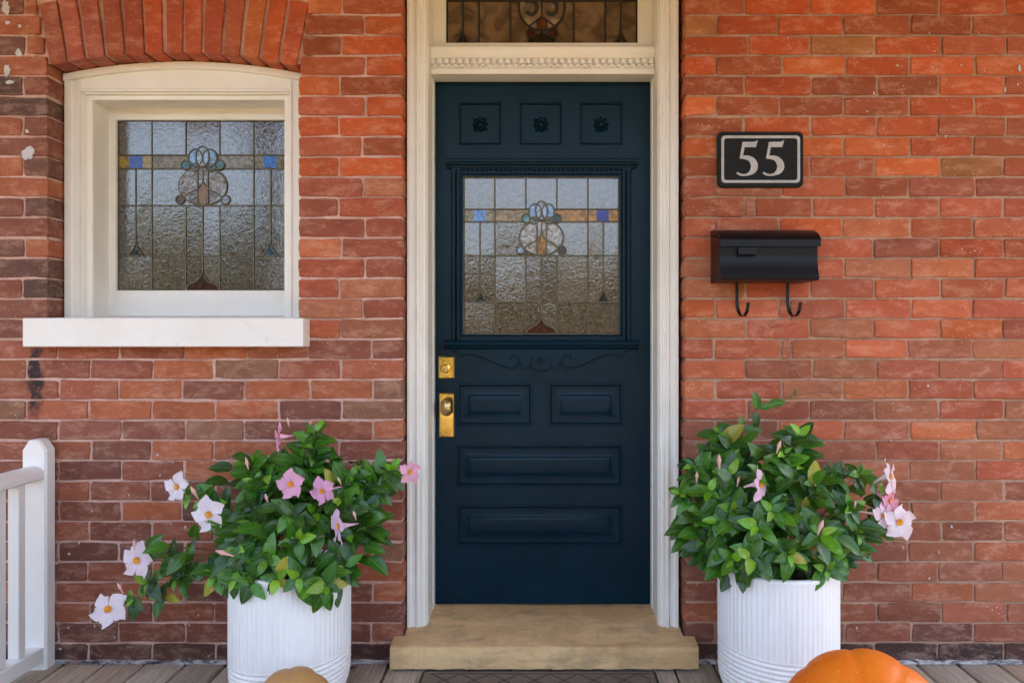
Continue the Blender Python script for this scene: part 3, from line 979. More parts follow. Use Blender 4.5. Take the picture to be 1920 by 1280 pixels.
for p in ([(0, 0), (0, 1)], [(1, 0), (1, 1)], [(0, 1), (1, 1)], [(0, 0), (1, 0)]): Lt.line(p, 0.006)
for cx in (868, 1164):
    tr = [(tu(cx - 14), tv(83)), (tu(cx - 6), tv(73)), (tu(cx), tv(59)), (tu(cx + 6), tv(73)), (tu(cx + 14), tv(83))]
    Lt.pane(tr, (0.008, 0.007, 0.006, 1), M_glasst, 0.003); Lt.line(tr, 0.003, 0.003)
ru, rv = 43 / 358.0, 43 / 498.0 / 0.33
cir = ell(tu(1016), tv(14), ru, rv, 0, 360, 34)
Lt.pane(cir[:-1], (0.30, 0.23, 0.16, 1), M_glasst, 0.002, 0.01); Lt.line(cir, 0.004, 0.002)
Lt.line([(tu(1016), tv(-29)), (tu(1016), tv(34))], 0.003, 0.003)
pent = [(tu(1007), tv(42)), (tu(1016), tv(32)), (tu(1026), tv(42)), (tu(1025), tv(55)), (tu(1008), tv(55))]
Lt.pane(pent, (0.20, 0.045, 0.015, 1), M_glasst, 0.004); Lt.line(pent + [pent[0]], 0.003, 0.004)
Lt.line([(tu(990), tv(52)), (tu(1000), tv(44)), (tu(1016), tv(31)), (tu(1032), tv(44)), (tu(1042), tv(52))], 0.003, 0.004)
for cx in (996, 1036):
    e = ell(tu(cx), tv(63), 9 / 358., 9 / 498. / .33, 0, 360, 18)
    Lt.pane(e[:-1], (0.07, 0.012, 0.01, 1), M_glasst, 0.004); Lt.line(e, 0.003, 0.004)
og = [(tu(990), tv(83)), (tu(993), tv(73)), (tu(1003), tv(68)), (tu(1012), tv(64)), (tu(1016), tv(58)), (tu(1020), tv(64)), (tu(1029), tv(68)), (tu(1039), tv(73)), (tu(1042), tv(83))]
Lt.pane(og, (0.008, 0.007, 0.006, 1), M_glasst, 0.003); Lt.line(og, 0.003, 0.003)
tl_ = Lt.finish()
def ribbon(parent, name, path, wd, y0, y1, mat):
    L_, R_ = [], []
    n = len(path)
    for i, p in enumerate(path):
        a = Vector(path[max(0, i - 1)]); b = Vector(path[min(n - 1, i + 1)])
        t = (b - a).normalized(); nn = Vector((-t.y, t.x)) * wd / 2
        L_.append((p[0] + nn.x, p[1] + nn.y)); R_.append((p[0] - nn.x, p[1] - nn.y))
    m = MB(); v = []; fs = []
    for y in (y0, y1):
        v += [(a, y, b) for a, b in L_] + [(a, y, b) for a, b in R_]
    for k in range(n - 1):
        fs += [(k, k + 1, n + k + 1, n + k), (2 * n + k, 3 * n + k, 3 * n + k + 1, 2 * n + k + 1), (k, 2 * n + k, 2 * n + k + 1, k + 1), (n + k, n + k + 1, 3 * n + k + 1, 3 * n + k)]
    m.add(v, fs)
    return m.build(name, mat, parent)
for cx in (996.5, 1034.5):
    pts = [(cx + 9, -14), (cx + 1, -14), (cx - 7, -14), (cx - 8, -6), (cx - 9, 4), (cx - 2, 1), (cx + 4, 2), (cx + 9, 7), (cx + 10, 15), (cx + 8, 23), (cx + 2, 28), (cx - 4, 27), (cx - 9, 22)]
    pp = [(PX(a, 0.236), PZ(b, 0.236)) for a, b in pts]
    ribbon(tl_, 'numeral', pp, 0.0135, 0.2325, 0.236, M_hole)

# ------------------------------------------------------------------ the door
YD = 0.257
dr = thing('front_door', (PX(1016, YD), YD, 0.118), 'dark blue panelled front door with tulip leaded glass and brass hardware', 'door')
DX0, DX1, DZ0, DZ1 = PX(813, YD) - 0.004, PX(1219, YD) + 0.004, 0.122, 2.125
def dpx(x): return PX(x, YD)
def dpz(y): return PZ(y, YD)
sq = [(dpx(a), dpx(b), dpz(272), dpz(191)) for a, b in ((860, 940), (974, 1054), (1087, 1168))]
lo = [(dpx(858), dpx(997), dpz(797), dpz(719)), (dpx(1030), dpx(1167), dpz(797), dpz(719)), (dpx(857), dpx(1166), dpz(911), dpz(835)), (dpx(857), dpx(1166), dpz(1022), dpz(947))]
gl = (dpx(868), dpx(1162), dpz(627), dpz(331))
m = MB(); m.plate(DX0, DX1, DZ0, DZ1, YD, 0.02, sq + lo + [gl], 0.045)
m.build('leaf', M_door, dr)
for h in sq:
    m = MB()
    m.rings(h[0], h[1], h[2], h[3], [(0.0, YD - 0.0002), (0.001, YD + 0.002), (0.004, YD + 0.003), (0.006, YD + 0.005), (0.008, YD + 0.0155), (0.012, YD + 0.016)])
    po = m.build('panel', M_door, dr)
    cx, cz = (h[0] + h[1]) / 2, (h[2] + h[3]) / 2 - 0.002
    m = MB()
    for k in range(8):
        a = k * math.pi / 4 + 0.1
        d = Vector((math.cos(a), 0, math.sin(a))); t = Vector((-math.sin(a), 0, math.cos(a)))
        c = Vector((cx, YD + 0.0165, cz))
        Lp = 0.036 if k % 2 else 0.031
        up = lambda h: Vector((0, -h, 0))
        v = [c + d * 0.012 + t * 0.005 + up(.004), c + d * 0.023 + t * 0.0095 + up(.004), c + d * Lp + up(.002), c + d * 0.023 - t * 0.0095 + up(.004), c + d * 0.012 - t * 0.005 + up(.004), c + d * 0.021 + up(.012)]
        m.add(v, [(0, 1, 5), (1, 2, 5), (2, 3, 5), (3, 4, 5), (4, 0, 5)])
    m.lathe([(0.0205, 0.0), (0.0205, -0.010), (0.0185, -0.0135), (0.0155, -0.0125), (0.0135, -0.007), (0.0125, -0.010), (0.0095, -0.016), (0.005, -0.019), (0.0005, -0.0198)], (cx, YD + 0.0165, cz), 'y', 20)
    m.build('rosette', M_door, po, smooth=40)
for h in lo:
    m = MB()
    vw = (h[3] - h[2])
    m.rings(h[0], h[1], h[2], h[3], [(-0.003, YD - 0.0003), (-0.001, YD - 0.003), (0.003, YD - 0.0035), (0.006, YD - 0.0015), (0.009, YD + 0.004), (0.010, YD + 0.011), (0.013, YD + 0.0115), (0.030, YD + 0.0095), (0.040, YD + 0.0070), (0.044, YD + 0.0040), (0.048, YD + 0.0015), (0.053, YD - 0.0003), (0.057, YD - 0.0010)])
    m.build('panel', M_door, dr, smooth=35)
# glazing surround
m = MB(); m.prism([(YD + 0.01, dpz(300)), (YD - 0.022, dpz(300)), (YD - 0.026, dpz(302)), (YD - 0.026, dpz(305.5)), (YD - 0.018, dpz(307)), (YD - 0.018, dpz(309)), (YD - 0.010, dpz(311)), (YD - 0.008, dpz(314)), (YD + 0.01, dpz(314))], dpx(836), dpx(1196), 'x')
m.build('cornice', M_door, dr)
m = MB(); m.prism([(YD + 0.01, dpz(314)), (YD - 0.004, dpz(314)), (YD - 0.004, dpz(325)), (YD + 0.01, dpz(325))], dpx(850), dpx(1182), 'x')
m.build('frieze', M_door, dr)
m = MB()
for k in range(34):
    x = dpx(864) + (dpx(1168) - dpx(864)) * (k + 0.5) / 34
    m.lathe([(0.0005, -0.009), (0.005, -0.007), (0.0075, -0.003), (0.008, 0)], (x, YD - 0.004, dpz(318.5)), 'y', 8)
m.build('bead_row', M_door, dr, smooth=True, kind='stuff')
for x in (850, 859, 1170, 1179):
    m = MB(); m.tube([(dpx(x), YD - 0.003, dpz(638)), (dpx(x), YD - 0.003, dpz(318))], 0.0082, 12)
    m.build('reed', M_door, dr, smooth=50)
for x in (842, 1188):
    m = MB(); m.lathe([(0.0005, -0.014), (0.006, -0.012), (0.0085, -0.006), (0.009, 0.0)], (dpx(x), YD - 0.002, dpz(314)), 'y', 16)
    m.build('corner_knob', M_door, dr, smooth=50)
m = MB(); m.frame(dpx(865), dpx(1165), dpz(630), dpz(325), [(0, YD + 0.002), (0, YD - 0.006), (0.003, YD - 0.0075), (0.006, YD - 0.006), (0.0065, YD + 0.004), (0.008, YD + 0.012)])
m.build('glazing_bead', M_door, dr)
m = MB(); m.frame(dpx(867.5), dpx(1162.5), dpz(628), dpz(329), [(0, YD + 0.011), (0.0, YD + 0.008), (0.003, YD + 0.007), (0.0055, YD + 0.014)])
m.build('brass_edge', M_came, dr)
m = MB(); m.prism([(YD + 0.01, dpz(638)), (YD - 0.020, dpz(638)), (YD - 0.030, dpz(641)), (YD - 0.032, dpz(644)), (YD - 0.029, dpz(648)), (YD - 0.02, dpz(649)), (YD - 0.018, dpz(652)), (YD - 0.008, dpz(655)), (YD + 0.01, dpz(656))], dpx(834), dpx(1196), 'x')
m.build('shelf', M_door, dr, smooth=30)
# carved apron: an applied board with scrolled lower edge
A = lambda zx, zy: (740 + zx / 3.2, 600 + zy / 3.2)
half = [(345, 160), (345, 186), (378, 186), (395, 220), (408, 210), (440, 203), (480, 206), (530, 222), (590, 250), (640, 272), (690, 286), (720, 284), (742, 268), (748, 245), (770, 268), (775, 283), (798, 284), (815, 270), (822, 280), (840, 298), (877, 306)]
pts = [A(*p) for p in half]
mir = [(2 * 1014.1 - x, y) for x, y in pts[::-1][1:]]
poly = [(dpx(x), dpz(y)) for x, y in pts + mir]
m = MB(); m.prism(poly, YD - 0.009, YD + 0.004, 'y')
m.tube([(a, YD - 0.0085, b) for a, b in poly[1:-1]], 0.0022, 6)
ap = m.build('apron', M_door, dr)
for sgn in (1, -1):
    def Q(zx, zy):
        x, y = A(zx, zy)
        if sgn < 0: x = 2 * 1014.1 - x
        return (dpx(x), YD - 0.0088, dpz(y))
    m = MB()
    m.tube([Q(*p) for p in ((742, 268), (750, 248), (746, 225), (730, 211), (712, 210), (700, 220), (697, 236))], [0.0016, 0.003, 0.0036, 0.0038, 0.0036, 0.003, 0.0018], 8)
    m.build('scroll', M_door, ap, smooth=True)
    m = MB()
    m.tube([Q(*p) for p in ((815, 270), (821, 255), (822, 238), (818, 222))], [0.0018, 0.0032, 0.0036, 0.002], 8)
    m.build('scroll', M_door, ap, smooth=True)
cx, cy = A(877, 242)
m = MB(); m.lathe([(0.0145, 0.004), (0.0135, -0.003), (0.012, -0.005), (0.0095, -0.004), (0.008, 0.003), (0.006, 0.002), (0.004, -0.002), (0.0005, -0.003)], (dpx(cx), YD - 0.009, dpz(cy)), 'y', 22)
m.build('boss', M_door, ap, smooth=40)
# glass
clear = (0.115, 0.088, 0.062)
tulip_light(dr, gl[0] + 0.002, gl[1] - 0.002, gl[2] + 0.002, gl[3] - 0.002, YD + 0.012, 11, clear,
            [(0.32, 0.27, 0.15, 1), (0.32, 0.24, 0.13, 1), (0.42, 0.21, 0.02, 1), (0.45, 0.22, 0.012, 1)],
            [(0.12, 0.30, 0.72, 1), (0.012, 0.02, 0.30, 1)],
            [(0.13, 0.36, 0.45, 1), (0.13, 0.30, 0.40, 1), (0.012, 0.035, 0.018, 1), (0.26, 0.44, 0.76, 1), (0.34, 0.46, 0.66, 1), (0.28, 0.38, 0.58, 1), (0.06, 0.04, 0.035, 1)],
            [(0.012, 0.02, 0.018, 1), (0.012, 0.02, 0.016, 1), (0.075, 0.02, 0.014, 1), (0.36, 0.37, 0.36, 1), (0.34, 0.17, 0.02, 1)])
# brass hardware
def plate_lock(name, x0, x1, y0, y1):
    m = MB()
    m.rings(dpx(x0), dpx(x1), dpz(y1), dpz(y0), [(0, YD + 0.001), (0, YD - 0.002), (0.0035, YD - 0.0055), (0.0065, YD - 0.0055), (0.0072, YD - 0.0048)])
    return m.build(name, M_brass, dr)
lk = plate_lock('deadbolt_plate', 822, 852, 668, 709)
c = (dpx(835), YD - 0.0045, dpz(690))
m = MB(); m.lathe([(0.0185, 0.0), (0.0185, -0.006), (0.017, -0.010), (0.0125, -0.012), (0.0125, -0.0105), (0.0005, -0.0105)], c, 'y', 28)
m.build('lock_cylinder', M_brass, lk, smooth=40)
m = MB(); m.lathe([(0.008, -0.0105), (0.0078, -0.0125), (0.0005, -0.013)], (c[0], c[1], c[2] - 0.002), 'y', 20)
m.build('lock_plug', M_brassd, lk, smooth=40)
m = MB(); m.box(c[0] - 0.0010, c[0] + 0.0010, c[1] - 0.0138, c[1] - 0.0125, c[2] - 0.0068, c[2] + 0.0028)
m.build('keyhole', M_hole, lk)
kp = plate_lock('knob_plate', 823.5, 851.5, 737, 819)
for sx in (829.5, 844):
    for sy in (743, 813):
        m = MB(); m.lathe([(0.0034, 0.001), (0.0032, -0.0012), (0.002, -0.002), (0.0004, -0.0022)], (dpx(sx), YD - 0.0052, dpz(sy)), 'y', 12)
        m.build('screw', M_brassd, kp, smooth=40)
kc = (dpx(840), YD - 0.005, dpz(761))
m = MB(); m.lathe([(0.0165, 0.0), (0.0165, -0.004), (0.012, -0.008), (0.0085, -0.010), (0.0085, -0.026)], kc, 'y', 24)
m.build('knob_rose', M_brassd, kp, smooth=40)
m = MB()
def knob_r(rad, h, a): return rad * (0.0225 / 0.022 if False else 1.0) * (0.66 + 0.34 * abs(math.sin(a)) ** 1.5)
m.lathe([(0.007, 0.0), (0.021, -0.004), (0.030, -0.011), (0.0335, -0.019), (0.031, -0.028), (0.022, -0.036), (0.011, -0.0405), (0.0005, -0.0415)], (kc[0], kc[1] - 0.022, kc[2]), 'y', 32, knob_r)
m.build('knob', M_brassd, kp, smooth=True)

# ------------------------------------------------------------------ stone threshold
st = MB()
fx0, fx1 = PX(731, -0.08), PX(1310, -0.08)
zt = lambda y: 0.087 + (0.118 - 0.087) * min(1, max(0, (y + 0.08) / 0.30))
rs = random.Random(4)
ys = [-0.08, -0.0765, -0.072, -0.05, -0.02, -0.0015]
nx = 60
v = []; fs = []
rows = [(-0.078, 0.012, fx0, fx1), (-0.0805, 0.045, fx0, fx1)] + [(y, None, fx0, fx1) for y in ys] + [(y, None, DL + 0.002, DR - 0.002) for y in (0.0, 0.06, 0.12, 0.18, 0.24, 0.30)]
for (y, z, xa, xb) in rows:
    for k in range(nx + 1):
        x = xa + (xb - xa) * k / nx
        if z is None:
            zz = zt(y) - (0.0035 if y == -0.08 else (0.001 if y == -0.0765 else 0)) + 0.0016 * mnoise.noise(Vector((x * 9, y * 9, 1)))
            if y > 0 or True: zz -= 0.004 * math.exp(-((x + 0.01) / 0.2) ** 2) * min(1, (y + 0.08) / 0.05)
            yy_ = y + 0.0022 * mnoise.noise(Vector((x * 25, 3, 1))) if y < -0.06 else y
        else:
            zz = z + 0.003 * mnoise.noise(Vector((x * 30, 7, 1))); yy_ = y + 0.003 * mnoise.noise(Vector((x * 18, 9, 1)))
        v.append((x, yy_, zz))
for j in range(len(rows) - 1):
    for k in range(nx):
        a = j * (nx + 1) + k
        fs.append((a, a + 1, a + nx + 2, a + nx + 1))
st.add(v, fs)
# ends of the nosing
for (k, rev) in ((0, False), (nx, True)):
    ring = [v[j * (nx + 1) + k] for j in range(8)] + [(v[k][0], -0.0015, 0.012)]
    st.add(ring, [tuple(range(len(ring)))[::-1] if rev else tuple(range(len(ring)))])
so = st.build('stone_step', M_stone, None, smooth=50)
tag(so, 'worn tan sandstone step under the front door', 'step')

# ------------------------------------------------------------------ door mat
mt = thing('door_mat', (-0.02, -0.3, 0), 'grey brown doormat with lattice pattern at the stone step', 'mat')
mx0, mx1, my1 = -0.405, 0.372, -0.088
m = MB(); m.box(mx0, mx1, my1 - 0.46, my1, 0.0015, 0.0095, 0.003)
m.build('pile', M_mat, mt)
m = MB(); m.frame(mx0 - 0.004, mx1 + 0.004, my1, my1 + 0.01, [])if False else None
m = MB()
for (a, b, c_, d) in ((mx0, mx1, my1 - 0.004, my1 + 0.003), (mx0 - 0.003, mx0 + 0.006, my1 - 0.46, my1 - 0.004), (mx1 - 0.006, mx1 + 0.003, my1 - 0.46, my1 - 0.004)):
    m.box(a, b, c_, d, 0.001, 0.0108, 0.002)
m.build('rubber_edge', M_matd, mt)
m = MB()
step = 0.098
x = mx0 + 0.03
ya, yb = my1 - 0.02, my1 - 0.445
m.tube([(mx0 + 0.02, ya, 0.0088), (mx1 - 0.02, ya, 0.0088)], 0.0022, 5)
for sgn in (1, -1):
    k = -6
    while k < 14:
        xs0 = mx0 + 0.03 + k * step
        pth = []
        for q in range(0, 41):
            yy_ = ya - (ya - yb) * q / 40
            xx_ = xs0 + sgn * (ya - yy_) * 0.95
            if mx0 + 0.02 < xx_ < mx1 - 0.02: pth.append((xx_, yy_, 0.0088))
        if len(pth) > 1: m.tube(pth, 0.0022, 5)
        k += 1
m.build('lattice', M_matd, mt, kind='stuff')

# ------------------------------------------------------------------ number plaque
pl = thing('number_plaque', (PX(1426), 0, PZ(299)), 'black house number plaque with silver 55 on the brick wall', 'sign')
YP = -0.016
def rrect(x0, x1, z0, z1, rad, n=6):
    o = []
    for cx, cz, a in ((x1 - rad, z0 + rad, -90), (x1 - rad, z1 - rad, 0), (x0 + rad, z1 - rad, 90), (x0 + rad, z0 + rad, 180)):
        for k in range(n + 1):
            o.append((cx + rad * math.cos(R(a + 90 * k / n)), cz + rad * math.sin(R(a + 90 * k / n))))
    return o
def pp_(x): return PX(x, YP)
def pz_(y): return PZ(y, YP)
o1 = rrect(pp_(1346), pp_(1506.5), pz_(351), pz_(247), 0.017)
o2 = rrect(pp_(1347), pp_(1505.5), pz_(350), pz_(248), 0.016)
n = len(o1)
m = MB()
v = [(a, 0.0, b) for a, b in o1] + [(a, YP + 0.0025, b) for a, b in o1] + [(a, YP, b) for a, b in o2]
fs = []
for k in range(2):
    for i in range(n): fs.append((k * n + i, k * n + (i + 1) % n, (k + 1) * n + (i + 1) % n, (k + 1) * n + i))
fs.append(tuple(range(2 * n, 3 * n)))
m.add(v, fs); m.build('board', M_slate, pl, smooth=40)
ins = rrect(pp_(1352.5), pp_(1500), pz_(343), pz_(254.5), 0.013)
ins2 = rrect(pp_(1357.5), pp_(1495), pz_(338), pz_(259.5), 0.0095)
m = MB()
v = [(a, YP - 0.0004, b) for a, b in ins] + [(a, YP - 0.0012, b) for a, b in ins] + [(a, YP - 0.0012, b) for a, b in ins2] + [(a, YP - 0.0004, b) for a, b in ins2]
fs = []
for k in range(3):
    for i in range(n): fs.append((k * n + i, k * n + (i + 1) % n, (k + 1) * n + (i + 1) % n, (k + 1) * n + i))
m.add(v, fs); m.build('border', M_silver, pl)
five = [(270, 120), (345, 118), (364, 109), (352, 152), (282, 152), (272, 205), (290, 203), (312, 205), (335, 215), (352, 231), (362, 250), (365, 272), (360, 292), (347, 309), (328, 320), (302, 327), (275, 329), (252, 326), (238, 319), (232, 309), (240, 304), (252, 312), (270, 318), (290, 316), (307, 306), (318, 290), (322, 270), (317, 250), (308, 237), (295, 229), (275, 224), (252, 222)]
for ox in (0, 162):
    q = [(pp_(1310 + (x + ox) / 3.284), pz_(230 + y / 3.284)) for x, y in five]
    m = MB(); m.prism(q, YP - 0.0016, YP - 0.0002, 'y')
    m.build('numeral', M_silver, pl)
for x in (1363.5, 1490.5):
    m = MB(); m.lathe([(0.0052, 0.0), (0.005, -0.0015), (0.003, -0.003), (0.0004, -0.0034)], (pp_(x), YP, pz_(296)), 'y', 14)
    m.build('screw', M_black, pl, smooth=40)

# ------------------------------------------------------------------ mailbox
mb_ = thing('mailbox', (PX(1435), 0, PZ(530)), 'black metal wall mailbox with two newspaper hooks', 'mailbox')
bx0, bx1 = PX(1332.5, 0), PX(1536, -0.16)
prof = [(-0.001, 1.480), (-0.10, 1.466), (-0.136, 1.452), (-0.1455, 1.436), (-0.146, 1.418), (-0.144, 1.405), (-0.1445, 1.392), (-0.147, 1.375), (-0.152, 1.355), (-0.158, 1.338), (-0.1605, 1.328), (-0.158, 1.321), (-0.150, 1.318), (-0.001, 1.318)]
m = MB(); m.prism(prof, bx0, bx1, 'x')
m.build('box', M_black, mb_, smooth=20)
lid = [(-0.001, 1.497), (-0.03, 1.4985), (-0.075, 1.493), (-0.115, 1.482), (-0.145, 1.466), (-0.155, 1.457), (-0.158, 1.451), (-0.158, 1.4285), (-0.1495, 1.4285), (-0.1495, 1.447), (-0.13, 1.462), (-0.10, 1.474), (-0.001, 1.485)]
m = MB(); m.prism(lid, bx0 - 0.001, bx1 + 0.007, 'x')
lo_ = m.build('lid', M_black, mb_, smooth=20)
tx0, tx1 = PX(1384, -0.158), PX(1419, -0.158)
m = MB(); m.box(tx0, tx1, -0.1665, -0.1485, PZ(478, -0.16), PZ(463.5, -0.16), 0.0015)
m.build('lift_tab', M_black, lo_)
for x in (1364, 1500):
    m = MB(); m.lathe([(0.003, 0), (0.0026, -0.0012), (0.0004, -0.0018)], (PX(x, -0.158), -0.158, PZ(455, -0.158)), 'y', 10)
    m.build('rivet', M_black, lo_, smooth=True)
for x in (1382, 1477):
    m = MB()
    X = PX(x, -0.02)
    hz0, hz1 = 1.322, PZ(581, -0.05)
    path = [(X, -0.018, hz0), (X, -0.018, hz1 + 0.03), (X + .001, -0.020, hz1 + 0.012)]
    for k in range(9):
        a = math.pi * k / 9
        path.append((X + 0.002 + 0.014 * k / 8, -0.06 + 0.039 * math.cos(a), hz1 - 0.030 * math.sin(a) + 0.008))
    path.append((X + 0.018, -0.099, hz1 + 0.016)); path.append((X + 0.0185, -0.1, hz1 + 0.024))
    v = []; fs = []
    hw = 0.0056
    for i, p in enumerate(path):
        a = Vector(path[max(0, i - 1)]); b = Vector(path[min(len(path) - 1, i + 1)])
        t = (b - a).normalized(); sd = Vector((1, 0.15, 0)).normalized(); nn = t.cross(sd).normalized() * 0.0012
        p = Vector(p)
        v += [p - sd * hw - nn, p + sd * hw - nn, p + sd * hw + nn, p - sd * hw + nn]
    for i in range(len(path) - 1):
        for k in range(4): fs.append((i * 4 + k, i * 4 + (k + 1) % 4, i * 4 + 4 + (k + 1) % 4, i * 4 + 4 + k))
    e = (len(path) - 1) * 4
    fs += [(3, 2, 1, 0), (e, e + 1, e + 2, e + 3)]
    m.add(v, fs); m.build('hook', M_black, mb_)

# ------------------------------------------------------------------ porch railing
rl = thing('porch_railing', (-1.735, -0.4, 0), 'white painted wooden porch railing against the brick wall', 'railing')
RXc = -1.733
pz1 = PZ(823, -0.045)
m = MB()
hw = 0.042
y0, y1 = -0.062, -0.012
# post with clipped corners at the top and chamfered front arrises
o = [(-hw, 0.002), (hw, 0.002), (hw, pz1 - 0.036), (hw * 0.45, pz1 - 0.002), (0.2 * hw, pz1), (-0.2 * hw, pz1), (-hw * 0.45, pz1 - 0.002), (-hw, pz1 - 0.036)]
ins = [(a * 0.86, b if b < 0.1 else b - 0.004) for a, b in o]
n = len(o)
v = [(RXc + a, y1, b) for a, b in o] + [(RXc + a, y0 + 0.008, b) for a, b in o] + [(RXc + a, y0, b) for a, b in ins]
fs = [tuple(range(n - 1, -1, -1))]
for k in range(2):
    for i in range(n): fs.append((k * n + i, k * n + (i + 1) % n, (k + 1) * n + (i + 1) % n, (k + 1) * n + i))
fs.append(tuple(range(2 * n, 3 * n)))
m.add(v, fs); m.build('post', M_rail, rl)
zr = PZ(897, -0.1)
pr = []
for k in range(13):
    a = math.pi * k / 12
    pr.append((RXc + 0.036 * math.cos(a), zr + 0.008 + 0.030 * math.sin(a)))
pr += [(RXc - 0.036, zr - 0.004), (RXc - 0.028, zr - 0.010), (RXc + 0.028, zr - 0.010), (RXc + 0.036, zr - 0.004)]
m = MB(); m.prism(pr, -2.4, -0.0625, 'y')
m.build('top_rail', M_rail, rl, smooth=40)
zb = PZ(1218, -0.09)
m = MB(); m.box(RXc - 0.022, RXc + 0.034, -2.4, -0.0622, zb - 0.05, zb, 0.003)
m.build('bottom_rail', M_rail, rl)
m = MB(); m.prism([(-0.063, zb - 0.05), (-0.063, 0.03), (-0.073, 0.028), (-0.13, zb - 0.05)], RXc - 0.01, RXc + 0.02, 'x')
m.build('bracket', M_rail, rl)
for k in range(20):
    yb_ = -0.150 - 0.096 * k
    m = MB(); m.box(RXc - 0.018, RXc + 0.018, yb_ - 0.018, yb_ + 0.018, zb + 0.0005, zr - 0.0105, 0.002)
    m.build('baluster', M_rail, rl)

# ------------------------------------------------------------------ planters
PR, PH = 0.187, 0.41
def pot_mesh(m, c, tilt0, zring):
    NF = 70; seg = NF * 6
    zsr = [0.0]
    z = 0.003
    while z < 0.19: zsr.append(z); z += 0.0020
    zsr += [0.2, 0.25, 0.3, 0.35, 0.395, 0.402, 0.407, PH]
    v = []; fs = []
    for z in zsr:
        for k in range(seg):
            a = 2 * math.pi * k / seg
            zb_ = zring + 0.012 * math.cos(a - tilt0)
            flute = -0.0026 * abs(math.sin(NF * a / 2)) ** 0.8
            ph = (z - zb_) / 0.0150
            ring = -0.0045 * abs(math.sin(math.pi * ph)) ** 1.2
            t = min(1, max(0, (z - zb_) / 0.005))
            d = ring * (1 - t) + flute * t
            rr_ = PR + d
            if z > 0.40: rr_ = PR + d * 0.2 - (0.004 if z >= PH else 0)
            if z < 0.10: rr_ -= 0.028 * (1 - z / 0.10) ** 2
            v.append((c[0] + rr_ * math.cos(a), c[1] + rr_ * math.sin(a), c[2] + z))
    for j in range(len(zsr) - 1):
        for k in range(seg):
            k2 = (k + 1) % seg
            fs.append((j * seg + k, j * seg + k2, (j + 1) * seg + k2, (j + 1) * seg + k))
    fs.append(tuple(range(seg - 1, -1, -1)))
    m.add(v, fs)
PLANT = {}
for nm, cx, label, t0 in (('L', PX(545, -0.24), 'white fluted planter left of the door, behind the small tan squash', 0.4), ('R', PX(1458, -0.24), 'white fluted planter right of the door, behind the big orange pumpkin', math.pi * 0.95)):
    c = (cx, -0.24, 0.002)
    pt_ = thing('planter', c, label, 'planter', 'white fluted planters beside the door')
    m = MB(); pot_mesh(m, c, t0, 0.14 if nm == 'L' else 0.165)
    m.build('pot', M_pot, pt_, smooth=60)
    m = MB()
    m.lathe([(PR - 0.004, PH), (PR - 0.008, PH + 0.002), (PR - 0.016, PH + 0.001), (PR - 0.019, PH - 0.006), (PR - 0.022, PH - 0.07)], c, 'z', 96)
    m.f.pop(); m.f.pop()
    m.build('rim', M_pot, pt_, smooth=60)
    m = MB()
    m.lathe([(PR - 0.021, PH - 0.045), (0.10, PH - 0.035), (0.05, PH - 0.03), (0.001, PH - 0.028)], c, 'z', 40)
    m.build('soil', M_soil, pt_, smooth=True)
    PLANT[nm] = Vector((cx, -0.24, PH - 0.03))

# ------------------------------------------------------------------ flowering plants
def leaf_mesh(name, fold, curl, wide, twist):
    nu, nv = 9, 2
    v = []; fs = []
    for i in range(nu + 1):
        t = i / nu
        wd = wide * (math.sin(math.pi * min(1, t ** 0.86)) ** 0.62) * (1 - 0.30 * t * t) if 0 < i < nu else 0.004
        y = t - 0.02
        zc_ = -curl * t * t + 0.04 * math.sin(t * 3)
        for j in range(-nv, nv + 1):
            s_ = j / nv
            x = s_ * wd
            z = zc_ + fold * (abs(s_) ** 1.4) * wd + 0.016 * math.sin(t * 11 + s_ * 2) * abs(s_) + twist * t * s_ * wd
            v.append((x, y, z))
    k = 2 * nv + 1
    for i in range(nu):
        for j in range(2 * nv):
            a = i * k + j
            fs.append((a, a + 1, a + k + 1, a + k))
    me = bpy.data.meshes.new(name)
    me.from_pydata(v, [], fs)
    me.polygons.foreach_set('use_smooth', [True] * len(me.polygons))
    me.materials.append(M_leaf)
    uv = me.uv_layers.new(name='UVMap')
    for lp in me.loops: uv.data[lp.index].uv = (v[lp.vertex_index][0], v[lp.vertex_index][1])
    return me
LEAVES = [leaf_mesh('leaf', 0.25, 0.16, 0.285, 0.0), leaf_mesh('leaf', 0.14, 0.30, 0.265, 0.25), leaf_mesh('leaf', 0.36, 0.08, 0.26, -0.2), leaf_mesh('leaf', 0.2, 0.36, 0.295, 0.1), leaf_mesh('leaf', 0.10, 0.0, 0.275, 0.15)]
GREENS = [(0.020, 0.085, 0.010), (0.030, 0.125, 0.011), (0.044, 0.165, 0.012), (0.014, 0.062, 0.014), (0.062, 0.205, 0.014), (0.028, 0.115, 0.016)]
YOUNG = [(0.13, 0.31, 0.016), (0.10, 0.27, 0.015), (0.18, 0.34, 0.025)]

def basis(axis, normal):
    y = axis.normalized()
    x = y.cross(normal)
    if x.length < 1e-4: x = y.cross(Vector((1, 0.3, 0.2)))
    x.normalize()
    z = x.cross(y)
    return Matrix((x, y, z)).transposed()

def put_leaf(plant, pos, axis, normal, size, rr, young=False):
    o = bpy.data.objects.new('leaf', rr.choice(LEAVES))
    col.objects.link(o)
    o.parent = plant
    c = rr.choice(YOUNG if young else GREENS)
    if not young and rr.random() < 0.018: c = (0.30, 0.27, 0.03)
    k = rr.uniform(0.8, 1.45)
    o.color = (c[0] * k, c[1] * k, c[2] * k, 1)
    B = basis(axis, normal).to_4x4()
    o.matrix_basis = Matrix.Translation(Vector(pos) - W[plant.name]) @ B @ Matrix.Diagonal((size * rr.uniform(0.9, 1.12), size, size, 1))
    return o

